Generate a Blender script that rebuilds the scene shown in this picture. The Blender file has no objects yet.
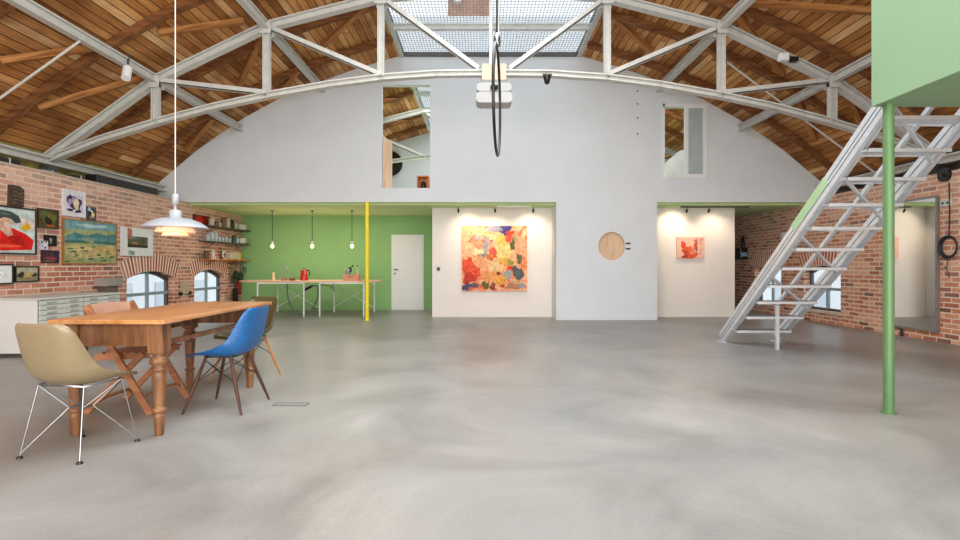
import bpy, bmesh, math, random
from mathutils import Vector, Matrix
R = math.radians
PI = math.pi
C = bpy.context.scene.collection
F = 520.0; H = 1.15          # focal length in px, eye height
CX, CY = 480.0, 266.0
XL, XR = -6.25, 6.95         # brick wall faces
UC = 0.22                    # roof axis
YG = 11.06                   # white gable wall

# ------------------------------------------------------------ materials
def srgb(h):
    if isinstance(h, str):
        h = h.lstrip('#'); c = [int(h[i:i+2], 16)/255 for i in (0, 2, 4)]
    else: c = h
    return tuple(x/12.92 if x <= .04045 else ((x+.055)/1.055)**2.4 for x in c)
MATS = {}
def newmat(name):
    m = bpy.data.materials.new(name); m.use_nodes = True
    nt = m.node_tree; b = nt.nodes['Principled BSDF']
    return m, nt, b
def N(nt, typ, **kw):
    n = nt.nodes.new(typ)
    for k, v in kw.items(): setattr(n, k, v)
    return n
def mat(name, col, rough=.5, metal=0, var=.06, scale=6, bump=0, spec=.5, coat=0, emit=None, estr=0):
    if name in MATS: return MATS[name]
    m, nt, b = newmat(name)
    c = srgb(col)
    geo = N(nt, 'ShaderNodeTexCoord')
    no = N(nt, 'ShaderNodeTexNoise'); no.inputs['Scale'].default_value = scale; no.inputs['Detail'].default_value = 4
    nt.links.new(geo.outputs['Object'], no.inputs['Vector'])
    rp = N(nt, 'ShaderNodeValToRGB')
    rp.color_ramp.elements[0].position = .3; rp.color_ramp.elements[1].position = .7
    rp.color_ramp.elements[0].color = (*[max(0, x*(1-var)) for x in c], 1)
    rp.color_ramp.elements[1].color = (*[min(1, x*(1+var)) for x in c], 1)
    nt.links.new(no.outputs['Fac'], rp.inputs['Fac'])
    nt.links.new(rp.outputs['Color'], b.inputs['Base Color'])
    b.inputs['Roughness'].default_value = rough; b.inputs['Metallic'].default_value = metal
    b.inputs['Specular IOR Level'].default_value = spec
    b.inputs['Coat Weight'].default_value = coat
    if bump:
        bp = N(nt, 'ShaderNodeBump'); bp.inputs['Strength'].default_value = bump; bp.inputs['Distance'].default_value = .01
        nt.links.new(no.outputs['Fac'], bp.inputs['Height']); nt.links.new(bp.outputs['Normal'], b.inputs['Normal'])
    if emit:
        b.inputs['Emission Color'].default_value = (*srgb(emit), 1); b.inputs['Emission Strength'].default_value = estr
    MATS[name] = m; return m

def ramp(nt, stops):
    r = N(nt, 'ShaderNodeValToRGB'); e = r.color_ramp.elements
    while len(e) < len(stops): e.new(.5)
    for i, (p, c) in enumerate(stops):
        e[i].position = p; e[i].color = (*srgb(c), 1)
    return r

def brick_mat(name, c1, c2, mort, pale):
    m, nt, b = newmat(name)
    L = nt.links.new
    g = N(nt, 'ShaderNodeNewGeometry'); s = N(nt, 'ShaderNodeSeparateXYZ'); L(g.outputs['Position'], s.inputs[0])
    # horizontal coordinate along the wall: y plus x (wall faces are axis aligned)
    ad = N(nt, 'ShaderNodeMath', operation='ADD'); L(s.outputs['X'], ad.inputs[0]); L(s.outputs['Y'], ad.inputs[1])
    cb = N(nt, 'ShaderNodeCombineXYZ'); L(ad.outputs[0], cb.inputs[0]); L(s.outputs['Z'], cb.inputs[1])
    # slight wobble
    wn = N(nt, 'ShaderNodeTexNoise'); wn.inputs['Scale'].default_value = 5; L(g.outputs['Position'], wn.inputs['Vector'])
    sc = N(nt, 'ShaderNodeVectorMath', operation='SCALE'); sc.inputs['Scale'].default_value = .02; L(wn.outputs['Color'], sc.inputs[0])
    av = N(nt, 'ShaderNodeVectorMath', operation='ADD'); L(cb.outputs[0], av.inputs[0]); L(sc.outputs[0], av.inputs[1])
    bt = N(nt, 'ShaderNodeTexBrick'); L(av.outputs[0], bt.inputs['Vector'])
    bt.inputs['Scale'].default_value = 1; bt.inputs['Brick Width'].default_value = .25; bt.inputs['Row Height'].default_value = .077
    bt.inputs['Mortar Size'].default_value = .0105; bt.inputs['Mortar Smooth'].default_value = .3
    bt.inputs['Color1'].default_value = (0, 0, 0, 1); bt.inputs['Color2'].default_value = (1, 1, 1, 1); bt.inputs['Mortar'].default_value = (.5, .5, .5, 1)
    bt.inputs['Bias'].default_value = 0
    r = ramp(nt, [(0, c1), (.18, c2[0]), (.4, c2[1]), (.7, c2[2]), (1, c2[3])]); L(bt.outputs['Color'], r.inputs[0])
    # stains
    n2 = N(nt, 'ShaderNodeTexNoise'); n2.inputs['Scale'].default_value = 22; n2.inputs['Detail'].default_value = 6; L(g.outputs['Position'], n2.inputs['Vector'])
    mx = N(nt, 'ShaderNodeMix', data_type='RGBA', blend_type='OVERLAY'); mx.inputs['Factor'].default_value = .55
    L(r.outputs[0], mx.inputs['A']); L(n2.outputs['Fac'], mx.inputs['B'])
    # pale lime wash higher up
    n3 = N(nt, 'ShaderNodeTexNoise'); n3.inputs['Scale'].default_value = 1.3; n3.inputs['Detail'].default_value = 3; L(g.outputs['Position'], n3.inputs['Vector'])
    zz = N(nt, 'ShaderNodeMapRange'); zz.inputs[1].default_value = 1.3; zz.inputs[2].default_value = 2.6; zz.inputs[3].default_value = -.25; zz.inputs[4].default_value = .30; L(s.outputs['Z'], zz.inputs[0])
    a2 = N(nt, 'ShaderNodeMath', operation='ADD', use_clamp=True); L(n3.outputs['Fac'], a2.inputs[0]); L(zz.outputs[0], a2.inputs[1])
    m3 = N(nt, 'ShaderNodeMath', operation='MULTIPLY'); m3.inputs[1].default_value = pale; L(a2.outputs[0], m3.inputs[0])
    mp = N(nt, 'ShaderNodeMix', data_type='RGBA'); L(m3.outputs[0], mp.inputs['Factor']); L(mx.outputs['Result'], mp.inputs['A'])
    mp.inputs['B'].default_value = (*srgb(mort), 1)
    mm = N(nt, 'ShaderNodeMix', data_type='RGBA'); L(bt.outputs['Fac'], mm.inputs['Factor']); L(mp.outputs['Result'], mm.inputs['A'])
    mm.inputs['B'].default_value = (*srgb(mort), 1)
    L(mm.outputs['Result'], b.inputs['Base Color']); b.inputs['Roughness'].default_value = .9
    b.inputs['Specular IOR Level'].default_value = .15
    inv = N(nt, 'ShaderNodeMath', operation='SUBTRACT'); inv.inputs[0].default_value = 1; L(bt.outputs['Fac'], inv.inputs[1])
    a4 = N(nt, 'ShaderNodeMath', operation='MULTIPLY_ADD'); a4.inputs[1].default_value = .35; L(n2.outputs['Fac'], a4.inputs[0]); L(inv.outputs[0], a4.inputs[2])
    bp = N(nt, 'ShaderNodeBump'); bp.inputs['Strength'].default_value = .6; bp.inputs['Distance'].default_value = .012
    L(a4.outputs[0], bp.inputs['Height']); L(bp.outputs[0], b.inputs['Normal'])
    MATS[name] = m; return m

def floor_mat():
    m, nt, b = newmat('polished_concrete'); L = nt.links.new
    g = N(nt, 'ShaderNodeNewGeometry')
    n1 = N(nt, 'ShaderNodeTexNoise'); n1.inputs['Scale'].default_value = .8; n1.inputs['Detail'].default_value = 9; n1.inputs['Roughness'].default_value = .62; n1.inputs['Distortion'].default_value = .8
    n2 = N(nt, 'ShaderNodeTexNoise'); n2.inputs['Scale'].default_value = 60; n2.inputs['Detail'].default_value = 5
    n3 = N(nt, 'ShaderNodeTexNoise'); n3.inputs['Scale'].default_value = .35; n3.inputs['Detail'].default_value = 3
    for n in (n1, n2, n3): L(g.outputs['Position'], n.inputs['Vector'])
    r1 = ramp(nt, [(.30, '#6f6d6a'), (.45, '#8b8986'), (.58, '#9d9b97'), (.72, '#b3b0ac')]); L(n1.outputs['Fac'], r1.inputs[0])
    r3 = ramp(nt, [(.35, '#91887e'), (.65, '#848c91')]); L(n3.outputs['Fac'], r3.inputs[0])
    m1 = N(nt, 'ShaderNodeMix', data_type='RGBA'); m1.inputs['Factor'].default_value = .35; L(r1.outputs[0], m1.inputs['A']); L(r3.outputs[0], m1.inputs['B'])
    m2 = N(nt, 'ShaderNodeMix', data_type='RGBA', blend_type='OVERLAY'); m2.inputs['Factor'].default_value = .16; L(m1.outputs['Result'], m2.inputs['A']); L(n2.outputs['Fac'], m2.inputs['B'])
    L(m2.outputs['Result'], b.inputs['Base Color'])
    mr = N(nt, 'ShaderNodeMapRange'); mr.inputs[3].default_value = .26; mr.inputs[4].default_value = .48; L(n1.outputs['Fac'], mr.inputs[0]); L(mr.outputs[0], b.inputs['Roughness'])
    b.inputs['Specular IOR Level'].default_value = .36
    bp = N(nt, 'ShaderNodeBump'); bp.inputs['Strength'].default_value = .05; bp.inputs['Distance'].default_value = .003; L(n2.outputs['Fac'], bp.inputs['Height']); L(bp.outputs[0], b.inputs['Normal'])
    MATS['floor'] = m; return m

def plank_mat():
    m, nt, b = newmat('roof_planks'); L = nt.links.new
    uv = N(nt, 'ShaderNodeUVMap'); uv.uv_map = 'UVMap'
    bt = N(nt, 'ShaderNodeTexBrick'); L(uv.outputs[0], bt.inputs['Vector'])     # u along the board (y), v across
    bt.inputs['Scale'].default_value = 1; bt.inputs['Brick Width'].default_value = 9.0; bt.inputs['Row Height'].default_value = .125
    bt.inputs['Mortar Size'].default_value = .006; bt.inputs['Mortar Smooth'].default_value = .1
    bt.inputs['Color1'].default_value = (0, 0, 0, 1); bt.inputs['Color2'].default_value = (1, 1, 1, 1); bt.inputs['Mortar'].default_value = (0, 0, 0, 1)
    r = ramp(nt, [(0, '#9a6538'), (.3, '#b67c46'), (.6, '#c99055'), (.85, '#d8a469'), (1, '#ebc18e')]); L(bt.outputs['Color'], r.inputs[0])
    mp = N(nt, 'ShaderNodeMapping'); mp.inputs['Scale'].default_value = (1.2, 14, 1); L(uv.outputs[0], mp.inputs[0])
    n = N(nt, 'ShaderNodeTexNoise'); n.inputs['Scale'].default_value = 2.2; n.inputs['Detail'].default_value = 7; L(mp.outputs[0], n.inputs['Vector'])
    m1 = N(nt, 'ShaderNodeMix', data_type='RGBA', blend_type='OVERLAY'); m1.inputs['Factor'].default_value = .8; L(r.outputs[0], m1.inputs['A']); L(n.outputs['Fac'], m1.inputs['B'])
    # old stains
    n2 = N(nt, 'ShaderNodeTexNoise'); n2.inputs['Scale'].default_value = .9; n2.inputs['Detail'].default_value = 4; L(uv.outputs[0], n2.inputs['Vector'])
    r2 = ramp(nt, [(.35, '#8a6a54'), (.55, '#ffffff')]); L(n2.outputs['Fac'], r2.inputs[0])
    m2 = N(nt, 'ShaderNodeMix', data_type='RGBA', blend_type='MULTIPLY'); m2.inputs['Factor'].default_value = .6; L(m1.outputs['Result'], m2.inputs['A']); L(r2.outputs[0], m2.inputs['B'])
    m3 = N(nt, 'ShaderNodeMix', data_type='RGBA'); L(bt.outputs['Fac'], m3.inputs['Factor']); L(m2.outputs['Result'], m3.inputs['A']); m3.inputs['B'].default_value = (*srgb('#2c170b'), 1)
    L(m3.outputs['Result'], b.inputs['Base Color']); b.inputs['Roughness'].default_value = .75; b.inputs['Specular IOR Level'].default_value = .2
    iv = N(nt, 'ShaderNodeMath', operation='SUBTRACT'); iv.inputs[0].default_value = 1; L(bt.outputs['Fac'], iv.inputs[1])
    bp = N(nt, 'ShaderNodeBump'); bp.inputs['Strength'].default_value = .5; bp.inputs['Distance'].default_value = .01; L(iv.outputs[0], bp.inputs['Height']); L(bp.outputs[0], b.inputs['Normal'])
    MATS['planks'] = m; return m

def wood_mat(name, cols, axis='X', scale=3, stretch=12, rough=.5, spec=.4):
    if name in MATS: return MATS[name]
    m, nt, b = newmat(name); L = nt.links.new
    tc = N(nt, 'ShaderNodeTexCoord'); mp = N(nt, 'ShaderNodeMapping')
    sc = {'X': (1, stretch, stretch), 'Y': (stretch, 1, stretch), 'Z': (stretch, stretch, 1)}[axis]
    mp.inputs['Scale'].default_value = sc; L(tc.outputs['Object'], mp.inputs[0])
    n = N(nt, 'ShaderNodeTexNoise'); n.inputs['Scale'].default_value = scale; n.inputs['Detail'].default_value = 8; n.inputs['Distortion'].default_value = .6; L(mp.outputs[0], n.inputs['Vector'])
    k = len(cols); r = ramp(nt, [(.3+.4*i/(k-1), c) for i, c in enumerate(cols)]); L(n.outputs['Fac'], r.inputs[0])
    L(r.outputs[0], b.inputs['Base Color']); b.inputs['Roughness'].default_value = rough; b.inputs['Specular IOR Level'].default_value = spec
    bp = N(nt, 'ShaderNodeBump'); bp.inputs['Strength'].default_value = .15; bp.inputs['Distance'].default_value = .003; L(n.outputs['Fac'], bp.inputs['Height']); L(bp.outputs[0], b.inputs['Normal'])
    MATS[name] = m; return m

def glass_mat(name, tint, transp, rough=.02, grid=0):
    m, nt, b = newmat(name); L = nt.links.new
    out = nt.nodes['Material Output']
    tr = N(nt, 'ShaderNodeBsdfTransparent'); tr.inputs[0].default_value = (*srgb(tint), 1)
    b.inputs['Base Color'].default_value = (*srgb('#dfe6ea'), 1); b.inputs['Roughness'].default_value = rough
    mx = N(nt, 'ShaderNodeMixShader'); L(tr.outputs[0], mx.inputs[1]); L(b.outputs[0], mx.inputs[2])
    if not grid: mx.inputs[0].default_value = 1-transp
    else:
        g = N(nt, 'ShaderNodeNewGeometry'); s = N(nt, 'ShaderNodeSeparateXYZ'); L(g.outputs['Position'], s.inputs[0])
        res = []
        for ax, k in (('X', grid), ('Y', grid*1.6)):
            mo = N(nt, 'ShaderNodeMath', operation='PINGPONG'); mo.inputs[1].default_value = k/2; L(s.outputs[ax], mo.inputs[0])
            lt = N(nt, 'ShaderNodeMath', operation='LESS_THAN'); lt.inputs[1].default_value = k*.11; L(mo.outputs[0], lt.inputs[0]); res.append(lt)
        mxx = N(nt, 'ShaderNodeMath', operation='MAXIMUM'); L(res[0].outputs[0], mxx.inputs[0]); L(res[1].outputs[0], mxx.inputs[1])
        mr = N(nt, 'ShaderNodeMapRange'); mr.inputs[3].default_value = 1-transp; mr.inputs[4].default_value = .6; L(mxx.outputs[0], mr.inputs[0]); L(mr.outputs[0], mx.inputs[0])
        b.inputs['Base Color'].default_value = (*srgb('#9fa4a8'), 1); b.inputs['Roughness'].default_value = .5
    L(mx.outputs[0], out.inputs[0]); MATS[name] = m; return m

BRL = brick_mat('brick_left', '#6a4036', ['#99503a', '#b0644a', '#c27b5f', '#d39a80'], '#dcc8b6', .6)
BRR = brick_mat('brick_right', '#7a4838', ['#a85c3e', '#c27450', '#d08a66', '#dba486'], '#e3d2c0', .45)
FLOOR = floor_mat(); PLANK = plank_mat()
WHITE = mat('white_plaster', '#dbe0e3', .85, var=.02, scale=2, bump=.03, spec=.2)
WARMW = mat('gallery_white', '#ebe5de', .85, var=.02, scale=2, spec=.2)
GREEN = mat('green_paint', '#86b074', .7, var=.04, scale=1.2, spec=.25)
GREENC = mat('green_ceiling_paint', '#c0d6a0', .8, var=.05, scale=1.2, spec=.2)
MINT = mat('mint_paint', '#7e9a79', .55, var=.03, scale=1.5, spec=.35)
POSTG = mat('post_green_paint', '#577a4c', .35, var=.05, scale=5)
YELLOW = mat('yellow_paint', '#f6e11c', .4, var=.05)
STEEL = mat('painted_steel', '#c6c6c0', .5, var=.08, scale=9, metal=.05)
STEELD = mat('dark_steel', '#5a5a58', .5, var=.15, scale=9, metal=.4)
ALU = mat('aluminium', '#dfe3e8', .38, metal=.55, var=.07, scale=12)
ALUD = mat('aluminium_groove', '#74797f', .5, metal=.5, var=.07)
RAFT = wood_mat('rafter_wood', ['#5a371e', '#7c4f2e', '#946540'], 'X', 2, 8, .8, .2)
BRACE = wood_mat('brace_wood', ['#7d4c28', '#a36e3e', '#ba844e'], 'X', 2, 8, .8, .2)
BLACK = mat('black_plastic', '#161616', .35, var=.1)
BLACKR = mat('black_rubber', '#1d1f22', .45, var=.1)
CHROME = mat('chrome', '#9ea2a5', .28, metal=1, var=.03)
WPAINT = mat('white_metal', '#e8ebea', .4, var=.02)
WDOOR = mat('white_door_paint', '#d9dbdb', .5, var=.015)
TTOP = wood_mat('table_top_wood', ['#a86c3c', '#c0844e', '#d0986a'], 'Y', 2, 9, .3, .5)
TLEG = wood_mat('table_leg_wood', ['#5c3a22', '#7e5434', '#966a46'], 'Z', 3, 7, .38, .5)
FOLDW = wood_mat('folding_chair_wood', ['#8a5638', '#a46c48', '#b8825c'], 'X', 3, 5, .5)
PLY = wood_mat('plywood', ['#cfae8c', '#dcbd9b', '#e3c8a9'], 'Z', 2, 9, .6)
DARKW = wood_mat('dark_dowel_wood', ['#3a2219', '#4c2f22', '#5e3a29'], 'Z', 3, 5, .5)
MAPLE = wood_mat('maple_dowel_wood', ['#a0673a', '#b8804c', '#c4905c'], 'Z', 3, 5, .5)
MIRROR = mat('mirror_silver', '#eef0ee', .02, metal=1, var=.005)
GLASS = glass_mat('window_glass', '#f2f6f8', .93)
SKYG = glass_mat('wired_glass', '#f8fbfd', .9, grid=.06)
WARE = mat('glazed_ceramic', '#cbc8bb', .3, var=.03)
CLEARG = glass_mat('drinking_glass', '#d8e2e2', .55)
BULB = mat('lit_bulb', '#fff2d8', .3, emit='#ffd9a0', estr=5)
LAMPW = mat('lamp_white', '#a4abb3', .35, var=.01)
LAMPG = mat('lamp_glow', '#ffe4c8', .4, emit='#ffa468', estr=.65)

# ------------------------------------------------------------ mesh building
class MB:
    def __init__(s): s.v = []; s.f = []; s.m = []; s.sm = []; s.mats = []
    def mi(s, m):
        if m not in s.mats: s.mats.append(m)
        return s.mats.index(m)
    def add(s, vs, fs, m, smooth=False):
        b = len(s.v); s.v += [tuple(v) for v in vs]; k = s.mi(m)
        for f in fs: s.f.append(tuple(b+i for i in f)); s.m.append(k); s.sm.append(smooth)
        return s
    def box(s, x0, y0, z0, x1, y1, z1, m):
        vs = [(x, y, z) for z in (z0, z1) for y in (y0, y1) for x in (x0, x1)]
        return s.add(vs, [(0,2,3,1), (4,5,7,6), (0,1,5,4), (2,6,7,3), (0,4,6,2), (1,3,7,5)], m)
    def beam(s, p1, p2, rects, m, up=(0,0,1)):
        p1, p2, up = Vector(p1), Vector(p2), Vector(up)
        d = (p2-p1).normalized(); side = d.cross(up)
        if side.length < 1e-4: side = d.cross(Vector((1,0,0)))
        side.normalize(); u = side.cross(d).normalized()
        for x0, y0, x1, y1 in rects:
            vs = [p + side*a + u*b for p in (p1, p2) for a, b in ((x0,y0),(x1,y0),(x1,y1),(x0,y1))]
            s.add(vs, [(3,2,1,0), (4,5,6,7), (0,1,5,4), (1,2,6,5), (2,3,7,6), (3,0,4,7)], m)
        return s
    def bar(s, p1, p2, w, h, m, up=(0,0,1)): return s.beam(p1, p2, [(-w/2,-h/2,w/2,h/2)], m, up)
    def ibeam(s, p1, p2, w, h, m, up=(0,0,1), t=.018):
        return s.beam(p1, p2, [(-w/2,-h/2,w/2,-h/2+t), (-w/2,h/2-t,w/2,h/2), (-t/2,-h/2+t,t/2,h/2-t)], m, up)
    def tube(s, pts, r, m, n=8, cap=True, closed=False):
        pts = [Vector(p) for p in pts]; K = len(pts)
        rs = r if isinstance(r, (list, tuple)) else [r]*K
        rings = []; prev = None
        for i, p in enumerate(pts):
            if closed: d = pts[(i+1) % K]-pts[i-1]
            else: d = pts[min(i+1, K-1)]-pts[max(i-1, 0)]
            d.normalize()
            if prev is None:
                a = Vector((0,0,1)) if abs(d.z) < .9 else Vector((1,0,0)); u = d.cross(a).normalized()
            else:
                u = prev-d*prev.dot(d); u.normalize()
            prev = u; w = d.cross(u)
            rings.append([p+(u*math.cos(2*PI*k/n)+w*math.sin(2*PI*k/n))*rs[i] for k in range(n)])
        vs = [v for g in rings for v in g]; fs = []
        for i in range(K if closed else K-1):
            j = (i+1) % K
            for k in range(n): fs.append((i*n+k, i*n+(k+1) % n, j*n+(k+1) % n, j*n+k))
        s.add(vs, fs, m, True)
        if cap and not closed:
            s.add(rings[0], [tuple(range(n-1,-1,-1))], m); s.add(rings[-1], [tuple(range(n))], m)
        return s
    def lathe(s, prof, m, o=(0,0,0), n=24, sx=1, sy=1):
        vs = []; fs = []
        for r, z in prof:
            for k in range(n): a = 2*PI*k/n; vs.append((o[0]+r*sx*math.cos(a), o[1]+r*sy*math.sin(a), o[2]+z))
        for i in range(len(prof)-1):
            for k in range(n): fs.append((i*n+k, i*n+(k+1) % n, (i+1)*n+(k+1) % n, (i+1)*n+k))
        s.add(vs, fs, m, True)
        if prof[0][0] > 1e-4: s.add(vs[:n], [tuple(range(n-1,-1,-1))], m)
        if prof[-1][0] > 1e-4: s.add(vs[-n:], [tuple(range(n))], m)
        return s
    def poly(s, pts, m): return s.add(pts, [tuple(range(len(pts)))], m)
    def build(s, name, parent=None, loc=None, bevel=0, recalc=True):
        me = bpy.data.meshes.new(name); me.from_pydata(s.v, [], s.f)
        for m in s.mats: me.materials.append(m)
        me.polygons.foreach_set('material_index', s.m); me.polygons.foreach_set('use_smooth', s.sm)
        if recalc:
            bm = bmesh.new(); bm.from_mesh(me); bmesh.ops.recalc_face_normals(bm, faces=bm.faces); bm.to_mesh(me); bm.free()
        me.update(); o = bpy.data.objects.new(name, me); C.objects.link(o)
        if parent is not None: o.parent = parent
        if loc: o.location = loc
        if bevel:
            b = o.modifiers.new('bevel', 'BEVEL'); b.width = bevel; b.segments = 2; b.limit_method = 'ANGLE'
        return o
def tag(o, label, cat, group=None, kind=None):
    o['label'] = label; o['category'] = cat
    if group: o['group'] = group
    if kind: o['kind'] = kind
    return o
def thing(name, label, cat, loc=(0,0,0), rz=0, group=None):
    o = bpy.data.objects.new(name, None); o.empty_display_size = .1; C.objects.link(o)
    o.location = loc; o.rotation_euler = (0, 0, R(rz)); return tag(o, label, cat, group)
def struct(o): o['kind'] = 'structure'; return o
def cmesh(name, outer, holes, ext, fn, m, parent=None):
    """flat polygon with holes, extruded, mapped to the world by fn(a, b, c)"""
    cu = bpy.data.curves.new('tmp', 'CURVE'); cu.dimensions = '2D'; cu.fill_mode = 'BOTH'; cu.extrude = ext/2
    for lp in [outer]+holes:
        sp = cu.splines.new('POLY'); sp.points.add(len(lp)-1)
        for i, (x, y) in enumerate(lp): sp.points[i].co = (x, y, 0, 1)
        sp.use_cyclic_u = True
    t = bpy.data.objects.new('tmp', cu); C.objects.link(t)
    dg = bpy.context.evaluated_depsgraph_get(); dg.update()
    me = bpy.data.meshes.new_from_object(t.evaluated_get(dg)); bpy.data.objects.remove(t); bpy.data.curves.remove(cu)
    for v in me.vertices: v.co = fn(v.co.x, v.co.y, v.co.z+ext/2)
    me.materials.clear(); me.materials.append(m)
    bm = bmesh.new(); bm.from_mesh(me); bmesh.ops.remove_doubles(bm, verts=bm.verts, dist=1e-5); bmesh.ops.recalc_face_normals(bm, faces=bm.faces)
    for f in bm.faces: f.smooth = False; f.material_index = 0
    bm.to_mesh(me); bm.free(); me.name = name
    o = bpy.data.objects.new(name, me); C.objects.link(o)
    if parent: o.parent = parent
    return o

# ------------------------------------------------------------ roof profile
PROF = [(0, 5.72), (1.0, 5.70), (1.9, 5.63), (2.8, 5.37), (3.6, 5.08), (4.45, 4.74), (5.33, 4.25), (6.2, 3.65), (7.05, 2.93)]
def zroof(u):
    u = abs(u)
    for (a, za), (b, zb) in zip(PROF, PROF[1:]):
        if u <= b: return za+(zb-za)*(u-a)/(b-a)
    return PROF[-1][1]-(u-7.05)*.85
def P(px, py, y): return Vector(((px-CX)*y/F, y, H-(py-CY)*y/F))
def roofpt(px, py, drop=.12):
    lo, hi = 3., 18.
    f = lambda y: P(px, py, y).z-(zroof(P(px, py, y).x-UC)-drop)
    for _ in range(50):
        mid = (lo+hi)/2
        if f(mid) > 0: hi = mid
        else: lo = mid
    return P(px, py, lo)

# ------------------------------------------------------------ shell
struct(MB().box(-7.4, -3.2, -.2, 7.8, 17.6, 0, FLOOR).build('floor'))
def roof_side(sgn, edge):
    us = [edge]+[u for u, _ in PROF if u > edge+.1]+[7.6]
    me = bpy.data.meshes.new('ceiling'); vs = []; fs = []; uvs = []
    arc = 0; arcs = []
    for i, u in enumerate(us):
        if i: arc += math.hypot(u-us[i-1], zroof(u)-zroof(us[i-1]))
        arcs.append(arc)
        for y in (-3.2, 17.6): vs.append((UC+sgn*u, y, zroof(u)))
    n = len(us)
    for i in range(n-1): fs.append((2*i, 2*i+1, 2*i+3, 2*i+2))
    me.from_pydata(vs, [], fs); uvl = me.uv_layers.new(name='UVMap')
    for p in me.polygons:
        for li in p.loop_indices:
            vi = me.loops[li].vertex_index; uvl.data[li].uv = (vs[vi][1]+40, arcs[vi//2]+50)
    me.materials.append(PLANK); o = bpy.data.objects.new('ceiling', me); C.objects.link(o); struct(o)
    so = o.modifiers.new('thick', 'SOLIDIFY'); so.thickness = .1; so.offset = 1 if sgn < 0 else -1
    bm = bmesh.new(); bm.from_mesh(me); 
    for f in bm.faces:
        if f.normal.z > 0: f.normal_flip()
    bm.to_mesh(me); bm.free(); so.offset = -1
    return o
SKE = 1.88
roof_side(-1, SKE); roof_side(1, SKE)

# skylight
sk = thing('skylight', 'long wired-glass skylight along the roof ridge with grey steel frame', 'skylight', (UC, 0, 5.68))
MB().box(-SKE, -3.2, 0, SKE, 17.6, .012, SKYG).build('glass_pane', sk)
for s in (-1, 1):
    MB().ibeam((s*SKE, -3.2, -.02), (s*SKE, 17.6, -.02), .09, .15, STEEL).build('frame_rail', sk)
for y in (1.1, 3.2, 5.3, 7.5, 9.72, 13.5, 15.5):
    MB().ibeam((-SKE, y, -.06), (SKE, y, -.06), .07, .12, STEEL, t=.03).build('crossbar', sk)
MB().box(-SKE, YG-.06, -.08, SKE, YG+.0, 0, STEELD).build('end_bar', sk)

# white gable wall with openings
def arcpts(n=16): pass
outer = [(-6.83, 2.51), (-6.83, 2.93)]
us = [x/4 for x in range(-27, 28)]
outer += [(UC+u, zroof(u)-.004 if abs(u) > SKE else 5.62) for u in us]
outer += [(7.27, 2.93), (7.27, 2.51), (3.77, 2.51), (3.77, 0), (1.62, 0), (1.62, 2.51)]
holeL = [(-2.09, 2.81), (-1.06, 2.81), (-1.06, 5.0), (-2.09, 5.0)]
holeR = [(3.92, 3.03), (4.79, 3.03), (4.79, 4.54), (3.92, 4.54)]
circ = [(2.80+.28*math.cos(2*PI*k/40), 1.575+.30*math.sin(2*PI*k/40)) for k in range(40)]
struct(cmesh('wall_gable', outer, [holeL, holeR, circ], .14, lambda a, b, c: (a, YG+c, b), WHITE))
# body of the white block behind the gable
struct(MB().box(1.7, YG+.14, 0, 3.77, YG+.16, 2.5, PLY).box(1.62, YG+.14, 0, 1.7, 12.4, 2.5, WHITE).box(3.7, YG+.142, 0, 3.77, 12.4, 2.5, WHITE).build('wall_block'))
d = thing('round_niche', 'round plywood-lined recess in the white centre wall', 'niche', (2.80, YG+.14, 1.575))
MB().add([(.28*math.cos(2*PI*k/40), -.05-.0*0, .30*math.sin(2*PI*k/40)) for k in range(40)], [tuple(range(40))], PLY).build('back_disc', d)
b = MB(); vs = []; n = 40
for y in (-.139, -.05):
    for k in range(n): vs.append((.279*math.cos(2*PI*k/n), y, .299*math.sin(2*PI*k/n)))
b.add(vs, [(k, (k+1) % n, n+(k+1) % n, n+k) for k in range(n)], PLY, True); b.build('rim', d)

# niches (lit gallery panels)
struct(MB().box(-1.08, 11.74, 0, 1.62, 11.86, 2.51, WARMW).build('wall_panel_left')); struct(MB().box(-1.08, 11.861, 0, -1.0, 13.599, 2.51, WHITE).build('wall_return_left'))
struct(MB().box(3.771, 11.74, 0, 5.75, 11.86, 2.51, WARMW).build('wall_panel_right')); struct(MB().box(5.67, 11.861, 0, 5.75, 14.99, 2.51, WHITE).build('wall_return_right'))
struct(MB().box(XL, 13.6, 0, -1.0, 13.75, 2.51, GREEN).build('wall_back'))
struct(MB().box(5.6, 15, 0, XR, 15.1, 2.51, WHITE).build('wall_corridor_end'))
struct(MB().box(XL, YG+.141, 2.46, XR, 15.1, 2.78, GREENC).build('ceiling_kitchen'))
struct(MB().box(XL, YG+.001, 2.505, 1.61, YG+.14, 2.512, GREENC).box(3.78, YG+.001, 2.505, XR, YG+.14, 2.512, GREENC).build('ceiling_edge'))
struct(MB().box(-7.3, 15.1, 2.6, 7.7, 17.6, 2.78, WHITE).build('floor_attic'))
# end gable of the attic
go = [(-6.83, 2.6)]+[(UC+u, zroof(u)-.01 if abs(u) > SKE else 5.66) for u in us]+[(7.27, 2.6)]
struct(cmesh('wall_attic_end', go, [], .12, lambda a, b, c: (a, 17.4+c, b), WHITE))
struct(cmesh('wall_attic_partition', [(4.5, 2.78), (7.1, 2.78), (7.1, 3.1), (6.0, 3.9), (5.5, 4.1), (4.85, 3.95), (4.5, 3.65)], [], .1, lambda a, b, c: (a, 12.6+c, b), mat('partition_white', '#eff0f2', .8)))
# wall behind the camera
struct(MB().box(-7.3, -3.3, 0, 7.7, -3.2, 2.9, WHITE).build('wall_front'))
struct(cmesh('wall_front_gable', [(-6.83, 2.9)]+[(UC+u, zroof(u)-.01 if abs(u) > SKE else 5.66) for u in us]+[(7.27, 2.9)], [], .1, lambda a, b, c: (a, -3.3+c, b), WHITE))

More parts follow.
